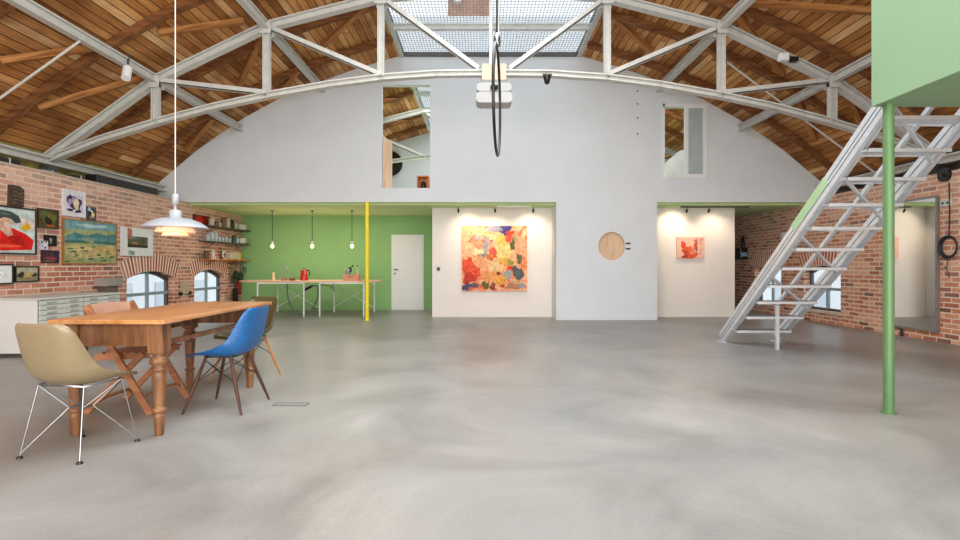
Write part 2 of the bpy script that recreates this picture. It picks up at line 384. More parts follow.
# brick side walls with arched windows
def arch(y0, y1, z0, zs, zt, n=14):
    c = (y0+y1)/2; w = (y1-y0)/2; h = zt-zs; r = (w*w+h*h)/(2*h); a0 = math.asin(w/r)
    pts = [(y0, z0), (y1, z0)]
    for i in range(n+1):
        a = a0-2*a0*i/n; pts.append((c+r*math.sin(a), zt-r+r*math.cos(a)))
    return pts
WL = [(9.20, 10.62, .25, .91, 1.055), (11.38, 12.72, .25, .915, 1.065)]
WLx = [(6.0, 7.3, .25, .91, 1.055), (2.5, 3.9, .25, .91, 1.055), (-.5, .9, .25, .91, 1.055)]
WR = [(10.02, 11.15, .24, 1.04, 1.16), (12.0, 13.15, .22, 1.05, 1.17)]
WRx = [(3.0, 4.4, .24, 1.04, 1.16), (0, 1.4, .24, 1.04, 1.16)]
def brickwall(side):
    wins = (WL[:]+WLx[1:]) if side < 0 else (WR+WRx)
    x0 = XL if side < 0 else XR; top = 2.5 if side < 0 else 2.56; m = BRL if side < 0 else BRR
    o = cmesh('wall_left' if side < 0 else 'wall_right', [(-3.2, 0), (17.4, 0), (17.4, top), (-3.2, top)], [arch(*w) for w in wins], .2, lambda a, b, c: (x0+side*c, a, b), m)
    struct(o)
    struct(MB().box(min(x0+side*.2, x0+side*(.6 if side<0 else .35)), -3.2, top-.2, max(x0+side*.2, x0+side*(.6 if side<0 else .35)), 17.4, top, m).build('wall_ledge_left' if side < 0 else 'wall_ledge_right'))
    for i, w in enumerate(wins):
        y0, y1, z0, zs, zt = w; xf = x0+side*.12
        n0 = f'window_{(1 if side<0 else 5)+i}'
        wd = bpy.data.objects.new(n0, None); C.objects.link(wd); struct(wd); wd.location = (xf, (y0+y1)/2, z0)
        pts = arch(y0, y1, z0, zs, zt); c = (y0+y1)/2
        inner = [(c+(a-c)*(1-.10/(y1-y0)), max(z0+.05, b-.05)) for a, b in pts]
        fr = cmesh('window_frame', [(a-c, b-z0) for a, b in pts], [[(a-c, b-z0) for a, b in inner]], .06, lambda a, b, cc: (side*cc, a, b), STEELD, wd)
        b = MB()
        b.box(-.005, -.022, .03, .045*1, .022, zt-z0-.02, WINF).box(-.01, -(y1-y0)/2+.04, (zs-z0)*.52, .05, (y1-y0)/2-.04, (zs-z0)*.52+.055, WINF)
        b.build('glazing_bar', wd)
        MB().poly([(side*.03, a-c, bb-z0) for a, bb in inner], GLASS).build('window_pane', wd, recalc=False)
        # voussoirs
        b = MB(); w2 = (y1-y0)/2; h = zt-zs; r = (w2*w2+h*h)/(2*h); a0 = math.asin(w2/r); zc = zt-r
        ext = .06/r; K = int(2*(a0+ext)*(r+.12)/.083); rnd = random.Random(i+7*(side > 0))
        step = 2*(a0+ext)/K; ro = r+.34
        VB = [mat('voussoir_%d%s' % (q, 'l' if side < 0 else 'r'), c_, .9, var=.12, scale=25, bump=.3, spec=.15) for q, c_ in enumerate(['#a4664f', '#b3745c', '#9c5a45', '#bb856c'] if side < 0 else ['#b8694b', '#c67d5c', '#ad6045', '#cf8f6e'])]
        MO = mat('mortar', '#f0e2d4', .95, var=.08, scale=20)
        vs = []
        for k in range(K+1):
            a = -a0-ext+step*k
            for rr in (r, ro): vs.append((x0-side*.002, c+rr*math.sin(a), zc+rr*math.cos(a)))
        b.add(vs, [(2*k, 2*k+1, 2*k+3, 2*k+2) for k in range(K)], MO)
        for k in range(K):
            a1 = -a0-ext+step*(k+.18); a2 = -a0-ext+step*(k+.82)
            pp = []
            for x in (x0+side*.0, x0-side*.003):
                for rr, a in ((r+.004, a1), (r+.004, a2), (ro, a2), (ro, a1)): pp.append((x, c+rr*math.sin(a), zc+rr*math.cos(a)))
            b.add(pp, [(0,1,2,3), (7,6,5,4), (0,4,5,1), (1,5,6,2), (2,6,7,3), (3,7,4,0)], rnd.choice(VB))
        struct(b.build(f'trim_{(1 if side<0 else 5)+i}'))
        # sill
        struct(MB().box(min(xf, x0-side*.03), y0-.02, z0-.05, max(xf, x0-side*.03), y1+.02, z0+.004, mat('sill_stone', '#cbb7a4', .8, var=.08)).build(f'trim_{(11 if side<0 else 15)+i}'))
WINF = mat('window_bar_grey', '#8b9aa3', .5)
brickwall(-1); brickwall(1)
# eave walls above the ledges
EAVE = mat('eave_strip', '#9c9650', .9, var=.5, scale=6)
struct(MB().box(-6.95, -3.2, 2.5, -6.83, 17.4, 2.95, EAVE).build('wall_eave_left'))
struct(MB().box(7.27, -3.2, 2.5, 7.4, 17.4, 2.95, mat('eave_dark', '#4a4138', .9, var=.4, scale=5)).build('wall_eave_right'))
for s, x in ((-1, -6.74), (1, 7.18)):
    struct(MB().ibeam((x, -3.2, 2.79), (x, YG, 2.79), .16, .13, STEEL, t=.03).build(f'trim_{21 if s<0 else 22}'))
struct(MB().box(XL-.02, -3.2, 2.49, XL+.012, YG, 2.515, mat('mortar_cap', '#bfae9c', .9)).build('trim_23'))

# ------------------------------------------------------------ trusses
TU = [7.0, 5.3, 3.56, 1.77]; TZ = [2.84, 4.06, 4.90, 5.36]; BZ = [2.80, 3.40, 3.82, 4.10]; BU = TU
def truss(y, label, attic=False):
    t = thing('roof_truss', label, 'truss', (UC, y, 2.8), group='white steel trusses under the plank roof')
    z0 = 2.8
    top = [(-u, z-z0) for u, z in zip(TU, TZ)]+[(0, 5.52-z0)]+[(u, z-z0) for u, z in reversed(list(zip(TU, TZ)))]
    b = MB()
    for (a, za), (c, zc) in zip(top, top[1:]): b.ibeam((a, 0, za), (c, 0, zc), .13, .12, STEEL, t=.022)
    b.build('top_chord', t)
    bot = [(7.0, 2.80), (6.2, 3.12), (5.3, 3.40), (4.4, 3.64), (3.56, 3.82), (2.6, 3.99), (1.77, 4.10), (.9, 4.16), (0, 4.17)]
    pts = [(-u, z-z0) for u, z in bot]+[(u, z-z0) for u, z in reversed(bot[:-1])]
    b = MB()
    for (a, za), (c, zc) in zip(pts, pts[1:]): b.ibeam((a-.004, 0, za), (c+.004, 0, zc), .12, .095, STEEL, t=.022)
    b.build('bottom_chord', t)
    for s in (-1, 1):
        for i in ((1, 2) if attic else (1, 2, 3)):
            MB().beam((s*TU[i], 0, BZ[i]-z0), (s*TU[i], 0, TZ[i]-z0), [(-.05,-.05,.05,-.034), (-.05,.034,.05,.05), (-.012,-.034,.012,.034)], STEEL, up=(1,0,0)).build('post', t)
        for (ua, za), (ub, zb) in (((TU[1], TZ[1]), (TU[2], BZ[2]+.04)), ((TU[2], TZ[2]), (TU[3], BZ[3]+.04)), ((TU[3], TZ[3]), (.25, 4.24))):
            MB().beam((s*ua, 0, za-z0), (s*ub, 0, zb-z0), [(-.04,-.04,.04,-.026), (-.04,-.04,-.026,.04)] if s > 0 else [(-.04,-.04,.04,-.026), (.026,-.04,.04,.04)], STEEL).build('diagonal', t)
        for i in ((1, 2) if attic else (1, 2, 3)):
            b = MB(); x = s*TU[i]; z = TZ[i]-z0
            b.box(x-.09, -.078, z-.13, x+.09, -.066, z+.05, STEEL).box(x-.09, .066, z-.13, x+.09, .078, z+.05, STEEL).box(x-.05, -.066, z-.10, x+.05, .066, z-.02, STEEL); b.build('gusset_plate', t)
    MB().box(-.075, -.05, 4.17-z0, -.03, .05, 5.52-z0, STEEL).box(.03, -.05, 4.17-z0, .075, .05, 5.52-z0, STEEL).build('king_post', t)
    g = MB().box(-.19, -.085, 4.04-z0, .19, -.065, 4.29-z0, mat('tan_plate', '#cdb5a0', .6)).build('centre_plate', t); g['label'] = 'pale tan plate'
    for s in (-1, 1): MB().box(s*7.02-.16, -.1, 2.62-z0, s*7.02+.12, .1, 2.74-z0, STEELD).build('bearing_shoe', t)
    return t
truss(8.15, 'white steel arched roof truss spanning the hall in front of the white wall')
truss(14.1, 'white steel truss inside the attic seen through the left wall opening', True)

# purlins (steel beams running back to the white wall)
PN = {(-1, 1): ('left slope, lower', 5.3), (-1, 2): ('left slope, upper', 3.56), (1, 1): ('right slope, lower', 5.3), (1, 2): ('right slope, upper', 3.56)}
for (s, i), (nm, u) in PN.items():
    z = zroof(u)-.195
    o = MB().ibeam((0, -3.2, 0), (0, YG, 0), .10, .13, STEEL, t=.022).build('purlin', loc=(UC+s*u, 0, z))
    tag(o, f'grey steel purlin running back along the {nm.split(",")[0]}, the {nm.split(", ")[1]} of two', 'beam', 'steel purlins carrying the roof')

# wooden rafters
def rafter(s, y, lab):
    us = [SKE+.04]+[SKE+.04+k*(6.95-SKE-.04)/10 for k in range(1, 11)]
    b = MB(); hw = .05; vs = []
    for u in us:
        z = zroof(u)
        for dx, dz in ((-hw, -.01), (hw, -.01), (hw, -.125), (-hw, -.125)): vs.append((s*u, dx, z+dz))
    fs = []
    for i in range(len(us)-1):
        for k in range(4): fs.append((4*i+k, 4*i+(k+1) % 4, 4*i+4+(k+1) % 4, 4*i+4+k))
    fs += [(0,1,2,3), tuple(4*(len(us)-1)+k for k in (3,2,1,0))]
    b.add(vs, fs, RAFT); o = b.build('roof_rafter', loc=(UC, y, 0))
    tag(o, lab, 'rafter', 'curved wooden rafters under the roof boards')
YRL = [5.8, 7.15, 8.75, 10.1]; YRR = [6.3, 7.75, 9.05, 10.35]
od = ['fourth', 'third', 'second', 'nearest']
for i, y in enumerate(YRL): rafter(-1, y, f'brown curved timber rafter on the left roof slope, {od[i]} from the white wall' if i < 3 else 'brown curved timber rafter on the left roof slope nearest the white wall')
for i, y in enumerate(YRR): rafter(1, y, f'brown curved timber rafter on the right roof slope, {od[i]} from the white wall' if i < 3 else 'brown curved timber rafter on the right roof slope nearest the white wall')
for i, y in enumerate((12.3, 13.2, 15.2, 16.4)):
    nth = ['nearest', 'second nearest', 'third nearest', 'farthest'][i]
    rafter(-1, y, f'brown attic rafter seen through the left wall opening, {nth} of four'); rafter(1, y, f'brown attic rafter seen through the right wall opening, {nth} of four')
# diagonal timber braces lying in the roof slopes
BR = [((0,61),(92,48),'far left edge, nearly level'), ((38,108),(148,76),'left, just under the lower left purlin'), ((158,33),(243,21),'left, above the truss top chord'),
      ((240,84),(262,34),'left, steep one beside the second truss post'), ((319,49),(368,3),'left, rising to the skylight'),
      ((280,92),(298,70),'left, short one near the white wall'),
      ((737,14),(783,74),'right, crossing behind the truss top chord'), ((614,17),(652,52),'right, nearest the skylight'), ((742,3),(872,11),'right, almost level at the top edge'),
      ((846,90),(863,129),'right, beside the top of the metal stair'), ((796,96),(815,140),'right, short one below the truss bottom chord'), ((700,40),(725,62),'right, beside the truss post'),
      ((186,150),(212,118),'left, low one near the white wall')]
for (a, b_, nm) in BR:
    p, q = roofpt(*a, .085), roofpt(*b_, .085); L = (q-p).length
    o = MB().bar((0,0,0), (L,0,0), .09, .08, BRACE).build('timber_brace', loc=p); o.rotation_euler = (q-p).to_track_quat('X', 'Z').to_euler()
    tag(o, 'brown diagonal timber brace under roof boards, '+nm, 'brace', 'diagonal timber braces under the roof')
# tie rods
for a, b_, y, nm in (((-14,108),(80,41),6.5,'left'), ((727,62),(874,172),9.0,'right')):
    o = MB().tube([P(*a, y), P(*b_, y)], .016, STEEL).build('tie_rod'); tag(o, f'thin white steel tie rod slanting under the {nm} roof slope', 'rod')

# things on the truss / purlins
s1 = Vector((UC-5.27, 7.45, 3.98))
t = thing('spotlight', 'small white spotlight clamped to the lower left purlin', 'light', s1)
MB().tube([(0,0,0),(.03,-.08,-.17)], .06, WPAINT, n=14).build('lamp_head', t); MB().bar((0,0,0), (.02,0,.2), .02, .02, STEELD).build('bracket', t)
s1 = P(784, 58, 8.0)
t = thing('spotlight', 'small white square spotlight with black clamp on the right truss chord', 'light', s1)
MB().box(-.08,-.06,-.05,.05,.04,.06, WPAINT).build('lamp_head', t, bevel=.01); MB().box(.1,-.04,-.06,.2,.04,.01, BLACK).bar((0,0,.02),(.3,.1,.04),.02,.02,STEELD).build('clamp', t)
s1 = P(547, 76, 8.1)
t = thing('spotlight', 'small black cone spotlight under the truss right of centre', 'light', s1)
MB().lathe([(.0,-.13),(.035,-.12),(.06,-.02),(.06,.0)], BLACK, n=16).build('lamp_head', t); MB().box(-.07,-.02,0,.07,.02,.03, BLACK).build('clamp', t)
# box fixture under truss centre
t = thing('ceiling_heater', 'pale grey rounded twin-shell box fixture hung below the truss centre', 'heater', (UC, 8.2, 3.68))
HG = mat('heater_grey', '#a6a6a3', .4, var=.03)
b = MB(); 
def rbox(b, x0, x1, z0, z1, y0, y1, r, m):
    pts = []
    for cx, cz, a in ((x1-r, z1-r, 0), (x0+r, z1-r, 90), (x0+r, z0+r, 180), (x1-r, z0+r, 270)):
        for k in range(5): aa = R(a+22.5*k); pts.append((cx+r*math.cos(aa), cz+r*math.sin(aa)))
    n = len(pts); b.add([(x, y0, z) for x, z in pts]+[(x, y1, z) for x, z in pts], [tuple(range(n)), tuple(range(2*n-1, n-1, -1))]+[(k, n+k, n+(k+1) % n, (k+1) % n) for k in range(n)], m)
rbox(b, -.28, .28, -.0, .17, -.16, .16, .06, HG); b.build('lower_shell', t)
b = MB(); rbox(b, -.27, .27, .18, .31, -.15, .15, .05, HG); b.build('upper_shell', t)
MB().tube([(-.2,0,.31),(-.2,0,.46)], .012, STEEL).tube([(.2,0,.31),(.2,0,.46)], .012, STEEL).build('hanger', t)
MB().lathe([(.0,-.02),(.06,0),(.06,.05),(0,.07)], BLACK, (0,-.18,.2), 12).build('knob', t)
# aerial hoop
t = thing('aerial_hoop', 'large black hoop hanging edge-on from the ridge in mid room', 'hoop', (.15, 4.6, 2.61), 84.5)
K = 64; MB().tube([(.475*math.cos(2*PI*k/K), 0, .475*math.sin(2*PI*k/K)) for k in range(K)], .0125, BLACK, n=10, closed=True).build('ring', t)
MB().lathe([(.012,.47),(.03,.49),(.03,.56),(.012,.6)], CHROME, n=12).build('shackle', t)
MB().tube([(0,0,.58),(0,0,3.03)], .009, BLACK).build('rope', t)
# small bolts on the white wall
for i, y in enumerate((91, 104, 118, 134)):
    p = P(637.5, y, YG); o = MB().tube([(0,-.012,0),(0,.01,0)], .018, STEELD, n=10).build('wall_bolt', loc=(p.x, YG-.002, p.z))
    tag(o, 'small grey bolt on white wall right of centre, '+['topmost','second from top','third from top','lowest'][i]+' of four', 'bolt', 'bolts in a column on the white wall')

# wall openings
t = thing('opening_jamb', 'pale plywood jamb panel with rounded top inside the left wall opening', 'panel', (-2.09, YG+.145, 2.81))
pp = [(0, 0), (.19, 0), (.19, .98)]+[(.19*math.cos(R(a))**1.0, 1.17-.19*math.sin(R(90-a))*1) for a in range(15, 91, 15)]
cmesh('jamb_panel', pp, [], .05, lambda a, b, c: (a, c, b), PLY, t)
t = thing('sliding_sash', 'white framed glass sash covering the right half of the right wall opening', 'window', (4.36, YG-.02, 3.03))
fr = WPAINT
cmesh('frame', [(-.02,0),(.46,0),(.46,1.56),(-.02,1.56)], [[(.06,.07),(.37,.07),(.37,1.47),(.06,1.47)]], .05, lambda a, b, c: (a, c-.02, b), fr, t)
MB().box(.06,.0,.07,.37,.01,1.47, mat('frosted_pane', '#aeb9b8', .2, var=.1, scale=3)).build('glass_pane', t)
o = MB().box(0,-.012,-.03,.9,.02,0, fr).box(-.03,-.012,-.03,0,.02,1.56, fr).box(-.03,-.012,1.5,.93,.02,1.56, fr).build('opening_frame', loc=(3.92, YG-.02, 3.03)); tag(o, 'thin white trim around the right wall opening', 'frame')
t = thing('storage_box', 'small orange wooden cube box with dark item on the left opening edge', 'box', (-1.27, YG+.22, 2.81))
OR = wood_mat('orange_wood', ['#b5652c', '#c9783a', '#d98a48'], 'X', 3, 5, .5)
cmesh('frame', [(-.1,0),(.16,0),(.16,.30),(-.1,.30)], [[(-.07,.03),(.13,.03),(.13,.27),(-.07,.27)]], .25, lambda a, b, c: (a, c, b), OR, t)
MB().box(-.07,.2,.03,.13,.24,.27, OR).build('back_panel', t)
MB().lathe([(.05,0),(.06,.05),(.05,.12),(.02,.16)], BLACK, (.03,.1,.03), 14).build('ornament', t)
t = thing('round_vent', 'dark round vent in the attic end wall behind left opening', 'vent', (-3.0, 17.36, 4.55))
MB().tube([(0,0,0),(0,-.08,0)], .42, BLACK, n=28).build('vent_disc', t)
b = MB(); b.tube([(.44*math.cos(2*PI*k/28), -.05, .44*math.sin(2*PI*k/28)) for k in range(28)], .03, STEEL, closed=True); b.build('vent_ring', t)

# wall switches etc
def plate(px, py, y, w, h, m, name, label, cat, off=.012):
    p = P(px, py, y); t = thing(name, label, cat, (p.x, y, p.z)); MB().box(-w/2,-off,-h/2,w/2,0,h/2, m).build('cover_plate', t, bevel=.002); return t
t = plate(628, 243.5, YG, .10, .035, BLACK, 'light_switch', 'small black switch strip beside the round niche, upper of two', 'switch'); MB().box(-.02,-.018,-.008,.02,-.012,.008, BLACKR).build('rocker', t)
t = plate(628, 248.8, YG, .10, .035, BLACK, 'light_switch', 'small black switch strip beside the round niche, lower of two', 'switch'); MB().box(-.02,-.018,-.008,.02,-.012,.008, BLACKR).build('rocker', t)
t = plate(438.4, 269, 11.74, .075, .085, mat('dark_teal', '#1c3a40', .3), 'thermostat', 'small dark square thermostat at left edge of painted-niche wall', 'thermostat'); MB().box(-.025,-.016,-.02,.025,-.012,.03, BLACK).build('screen', t)
t = plate(438.4, 276, 11.74, .07, .12, WARMW, 'light_switch', 'white double switch below the dark thermostat', 'switch'); MB().box(-.025,-.016,-.05,.025,-.012,-.005, WPAINT).box(-.025,-.016,.005,.025,-.012,.05, WPAINT).build('rocker', t)
t = plate(555, 279, 11.74, .05, .12, WARMW, 'light_switch', 'slim white switch right of the large orange painting', 'switch'); MB().box(-.015,-.016,-.02,.015,-.012,.02, STEELD).build('rocker', t)
t = plate(713, 268, 11.74, .07, .12, WARMW, 'light_switch', 'white switch right of the small red painting', 'switch'); MB().box(-.015,-.016,-.02,.015,-.012,.02, WPAINT).build('rocker', t)

# ------------------------------------------------------------ art
PC = {}
def paint(c, sc=14, var=.28):
    k = (c, sc)
    if k not in PC: PC[k] = mat('paint_%s_%d' % (c.strip('#'), sc), c, .6, var=var, scale=sc, bump=.2, spec=.2)
    return PC[k]
def blob(u, v, ru, rv, seed=0, n=14, rough=.3):
    rnd = random.Random(seed*77+int(u*1000)+int(v*377)); out = []
    ph = [rnd.uniform(0, 6.28) for _ in range(3)]
    for k in range(n):
        a = 2*PI*k/n; r = 1+rough*(.6*math.sin(2*a+ph[0])+.5*math.sin(3*a+ph[1])+.4*math.sin(5*a+ph[2]))
        out.append((u+ru*r*math.cos(a), v+rv*r*math.sin(a)))
    return out
def clip(poly, lo=0., hi=1.):
    return [(min(hi, max(lo, a)), min(hi, max(lo, b))) for a, b in poly]
def art(name, label, cat, loc, rz, w, h, bg, shapes, frame=None, fw=.02, depth=.03, mt=None, mw=0, group=None):
    """flat picture: local x right, z up, facing -y"""
    t = thing(name, label, cat, loc, rz, group)
    b = MB(); x0, z0, W, Hh = -w/2+fw+mw, -h/2+fw+mw, w-2*(fw+mw), h-2*(fw+mw); y = -depth+.006
    b.add([(x0, y, z0), (x0+W, y, z0), (x0+W, y, z0+Hh), (x0, y, z0+Hh)], [(0,1,2,3)], bg)
    if frame is None:
        b.box(-w/2, y+.0005, -h/2, w/2, 0, h/2, bg)
    for i, (c, pl) in enumerate(shapes):
        y2 = y-.0004*(i+1)
        b.add([(x0+W*u, y2, z0+Hh*v) for u, v in clip(pl)], [tuple(range(len(pl)))], c if not isinstance(c, str) else paint(c))
    b.build('canvas', t, recalc=False)
    if mt is not None:
        cmesh('mount', [(-w/2+fw, -h/2+fw), (w/2-fw, -h/2+fw), (w/2-fw, h/2-fw), (-w/2+fw, h/2-fw)], [[(x0, z0), (x0+W, z0), (x0+W, z0+Hh), (x0, z0+Hh)]], .004, lambda a, b_, c: (a, c+y-.004-.0004*len(shapes), b_), mt, t)
    if frame is not None:
        cmesh('frame', [(-w/2, -h/2), (w/2, -h/2), (w/2, h/2), (-w/2, h/2)], [[(-w/2+fw, -h/2+fw), (w/2-fw, -h/2+fw), (w/2-fw, h/2-fw), (-w/2+fw, h/2-fw)]], depth+.006, lambda a, b_, c: (a, c-depth-.006, b_), frame, t)
        MB().box(-w/2+.004, -.004, -h/2+.004, w/2-.004, 0, h/2-.004, BLACK).build('backing', t)
    return t
# large abstract in the left niche
def mottled(name, stops, scale, dist=1.5):
    m, nt, b = newmat(name); L = nt.links.new
    tc = N(nt, 'ShaderNodeTexCoord'); n = N(nt, 'ShaderNodeTexNoise'); n.inputs['Scale'].default_value = scale; n.inputs['Detail'].default_value = 5; n.inputs['Distortion'].default_value = dist
    L(tc.outputs['Object'], n.inputs['Vector']); r = ramp(nt, stops); L(n.outputs['Fac'], r.inputs[0]); L(r.outputs[0], b.inputs['Base Color']); b.inputs['Roughness'].default_value = .6
    MATS[name] = m; return m
BG1 = mottled('abstract_ground', [(.25, '#d9482a'), (.38, '#e8784a'), (.46, '#f0a87e'), (.52, '#f3bf96'), (.58, '#e5a05a'), (.66, '#e27a5c'), (.78, '#b9a08a')], 2.6, 1.6)
sh = []
def S(c, u, v, ru, rv, seed=0, rough=.35): sh.append((c, blob(u, v, ru, rv, seed, 18, rough)))
S('#4f4580', .60, .97, .13, .07, 1); S('#463f86', .66, .90, .07, .06, 2); S('#a3a0ae', .47, .95, .14, .05, 3); S('#f0c58a', .20, .93, .18, .07, 4)
S('#f0b98c', .10, .75, .10, .14, 5); S('#ecc98f', .50, .84, .12, .06, 6); S('#c0866a', .18, .80, .06, .07, 7); S('#b3a8a4', .26, .82, .06, .04, 8)
S('#f1cf86', .62, .62, .15, .16, 9, .2); S('#eebf5e', .60, .78, .08, .07, 10); S('#a6a2a6', .37, .70, .045, .13, 11); S('#8f8f98', .32, .56, .05, .05, 12)
S('#e4472c', .74, .89, .06, .04, 13); S('#e85434', .72, .80, .05, .05, 14); S('#5f5a3c', .78, .72, .04, .09, 15); S('#b89a6c', .85, .80, .06, .08, 16)
S('#eea47c', .91, .68, .08, .14, 17); S('#e98d58', .93, .42, .06, .10, 18); S('#e0604a', .48, .60, .05, .08, 19); S('#d94c38', .50, .49, .08, .035, 20)
S('#e8552f', .08, .38, .09, .12, 21); S('#e4573c', .18, .30, .12, .13, 22); S('#eda173', .30, .42, .10, .10, 23); S('#efc08a', .52, .38, .12, .10, 24)
S('#eab04e', .66, .46, .09, .06, 25); S('#97973a', .74, .44, .05, .045, 26); S('#e03a20', .74, .34, .05, .05, 27); S('#55605e', .86, .27, .08, .11, 28)
S('#9aa09c', .70, .25, .05, .09, 29); S('#c2402a', .12, .20, .12, .07, 30); S('#ee9a60', .42, .24, .12, .10, 31); S('#e7a24a', .60, .16, .07, .10, 32)
S('#7c3f22', .56, .27, .03, .03, 33); S('#4c4a6c', .06, .06, .07, .05, 34); S('#6b5c62', .18, .09, .09, .03, 35); S('#5f6436', .36, .09, .05, .06, 36)
S('#8d4a34', .47, .07, .05, .05, 37); S('#b07c58', .80, .08, .16, .045, 38); S('#cfa37a', .84, .14, .10, .03, 39); S('#8c8f94', .92, .08, .06, .03, 40); S('#c2361f', .62, .08, .04, .02, 41)
S('#6d6a4e', .88, .50, .05, .06, 42); S('#f2d7a6', .24, .60, .08, .06, 43); S('#d8703c', .42, .52, .05, .04, 44)
p0, p1 = P(462, 226, 11.74), P(527, 291, 11.74)
art('abstract_painting', 'large square abstract painting in orange, yellow and red with violet top', 'painting', ((p0.x+p1.x)/2, 11.736, (p0.z+p1.z)/2), 0, p1.x-p0.x, p0.z-p1.z, BG1, sh, depth=.05, fw=0)
sh = []
S('#e05a3a', .45, .22, .30, .24, 1); S('#d84a2c', .25, .55, .09, .25, 2); S('#e2643e', .42, .45, .12, .14, 3); S('#cf5238', .68, .6, .07, .24, 4); S('#7a5a50', .72, .45, .02, .16, 5)
S('#b8442e', .33, .30, .08, .05, 6); S('#e98a6c', .58, .35, .08, .2, 7); S('#a03c26', .30, .08, .12, .06, 8); S('#f0b59c', .86, .5, .07, .3, 9); S('#c85a48', .66, .82, .05, .04, 10); S('#d7a08c', .90, .88, .09, .05, 11)
BG2 = mottled('small_ground', [(.3, '#e8a890'), (.5, '#efc0aa'), (.7, '#dfb0a4')], 4)
p0, p1 = P(676, 237, 11.74), P(703.5, 258.5, 11.74)
art('abstract_painting', 'small red and pink abstract painting in the right niche', 'painting', ((p0.x+p1.x)/2, 11.736, (p0.z+p1.z)/2), 0, p1.x-p0.x, p0.z-p1.z, BG2, sh, depth=.05, fw=0)

# pictures on the left wall
def LW(px, py, x=XL): y = x*F/(px-CX); return y, H-(py-CY)*y/F
def lart(name, label, cat, pxa, pxb, pyt, pyb, bg, shapes, x=XL, at='b', **kw):
    """pyt/pyb are measured at the right edge (b), at left (a)"""
    ya = LW(pxa, 0, x)[0]; yb = LW(pxb, 0, x)[0]; yr = {'a': ya, 'b': yb, 'm': (ya+yb)/2}[at]
    zt = H-(pyt-CY)*yr/F; zb = H-(pyb-CY)*yr/F
    return art(name, label, cat, (x, (ya+yb)/2, (zt+zb)/2), 90, yb-ya, zt-zb, bg, shapes, **kw)
FB = mat('black_frame', '#1c1a1a', .4); FW = mat('white_frame', '#d9d8dc', .5); FG = mat('gilt_frame', '#a0763e', .45, metal=.3); MT = mat('white_mount', '#dcdedb', .8)
FBR = mat('brown_frame', '#4a2a18', .5)
sh = [('#8fb0b4', [(0,.45),(.3,.5),(.3,1),(0,1)]), ('#d8c7c0', [(.72,.6),(1,.55),(1,.75),(.7,.8)]), ('#e6b62e', blob(.86,.60,.07,.09,1)), ('#c9d4cf', blob(.86,.18,.14,.12,3)),
      ('#d21e16', [(0,.0),(.95,.08),(.98,.30),(.85,.44),(.68,.54),(.52,.60),(.30,.62),(.05,.60),(0,.5)]), ('#e8301f', blob(.30,.35,.18,.16,5)), ('#b3140f', blob(.72,.28,.12,.12,6)), ('#e2563a', blob(.5,.15,.22,.05,7)),
      ('#caa58c', [(.40,.58),(.62,.56),(.66,.40),(.58,.36)]), ('#d3a890', blob(.54,.66,.11,.13,8,14,.1)), ('#e9c4ae', blob(.57,.62,.05,.06,9)), ('#a7b0c8', blob(.56,.60,.02,.03,4)),
      ('#3f4a48', [(.28,.72),(.34,.86),(.48,.94),(.62,.92),(.74,.84),(.78,.70),(.70,.66),(.62,.76),(.52,.78),(.42,.70)]), ('#5a6a64', [(.40,.84),(.52,.89),(.64,.86),(.56,.83)]), ('#b8232a', [(.50,.55),(.58,.55),(.55,.53)])]
lart('portrait_painting', 'painting of a person in bright red clothes and dark hat, black frame', 'painting', -40, 34.5, 209.5, 255, paint('#bfcdc8'), sh, frame=FB, fw=.022, depth=.03)
sh = [('#5a4636', blob(.5,.75,.35,.12,1)), ('#6b5642', blob(.45,.5,.3,.1,2)), ('#2b211b', blob(.55,.3,.35,.08,3)), ('#6b5642', blob(.5,.14,.3,.07,4))]
t = thing('carved_relief', 'dark carved wooden relief above the red portrait', 'relief', (XL, (LW(6,0)[0]+LW(21,0)[0])/2, LW(13,199)[1]+.03), 90)
cmesh('board', [(-.10,-.13),(.10,-.13),(.11,.10),(.04,.15),(-.09,.15)], [], .05, lambda a, b, c: (a, -c, b), mat('carved_dark_wood', '#453528', .7, var=.6, scale=30, bump=1), t)
for k in range(5):
    z = -.1+.05*k; MB().tube([(-.08+.01*(k % 2), -.052, z), (-.03, -.058, z+.02), (.03, -.058, z-.01), (.085, -.052, z+.015)], .009, mat('carving_light', '#6a5744', .7, var=.3), n=6).build('carved_ridge', t)
sh = [('#59612f', blob(.5,.55,.42,.42,1)), ('#2b1d14', blob(.5,.40,.20,.24,2)), ('#a8703c', blob(.5,.68,.06,.09,3)), ('#b5542a', blob(.62,.12,.2,.07,4)), ('#1f1711', blob(.48,.36,.12,.12,5))]
lart('portrait_painting', 'small dark brown portrait of a seated figure right of the red painting', 'painting', 36.5, 57, 210.5, 229.5, paint('#4b4526'), sh, frame=FBR, fw=.012, depth=.025)
sh = [('#4a2d5e', blob(.5,.55,.45,.38,1)), ('#231e50', blob(.5,.12,.44,.1,2)), ('#b79cc0', blob(.22,.55,.10,.2,3)), ('#d9c9a8', blob(.60,.5,.22,.28,4)), ('#c3a7b8', blob(.45,.75,.1,.1,5)), ('#35204a', blob(.25,.85,.12,.08,6)), ('#e6dfd2', blob(.48,.10,.08,.1,7))]
lart('framed_print', 'purple portrait print in a white frame, topmost picture', 'picture', 61.5, 83.5, 192.5, 218, paint('#d7cfe0'), sh, frame=FW, fw=.012, depth=.03, mt=FW, mw=.045)
sh = [('#2a2930', blob(.5,.5,.4,.4,1)), ('#d8c48a', blob(.65,.45,.16,.2,2)), ('#b8c2cc', blob(.3,.8,.2,.12,3)), ('#8f6a4a', blob(.4,.25,.15,.12,4)), ('#e6e2da', blob(.55,.68,.1,.08,5))]
lart('photo_print', 'tiny unframed colour photo on top right of the landscape painting', 'photo', 86, 96, 207.5, 222, paint('#4d555c'), sh, fw=0, depth=.012)
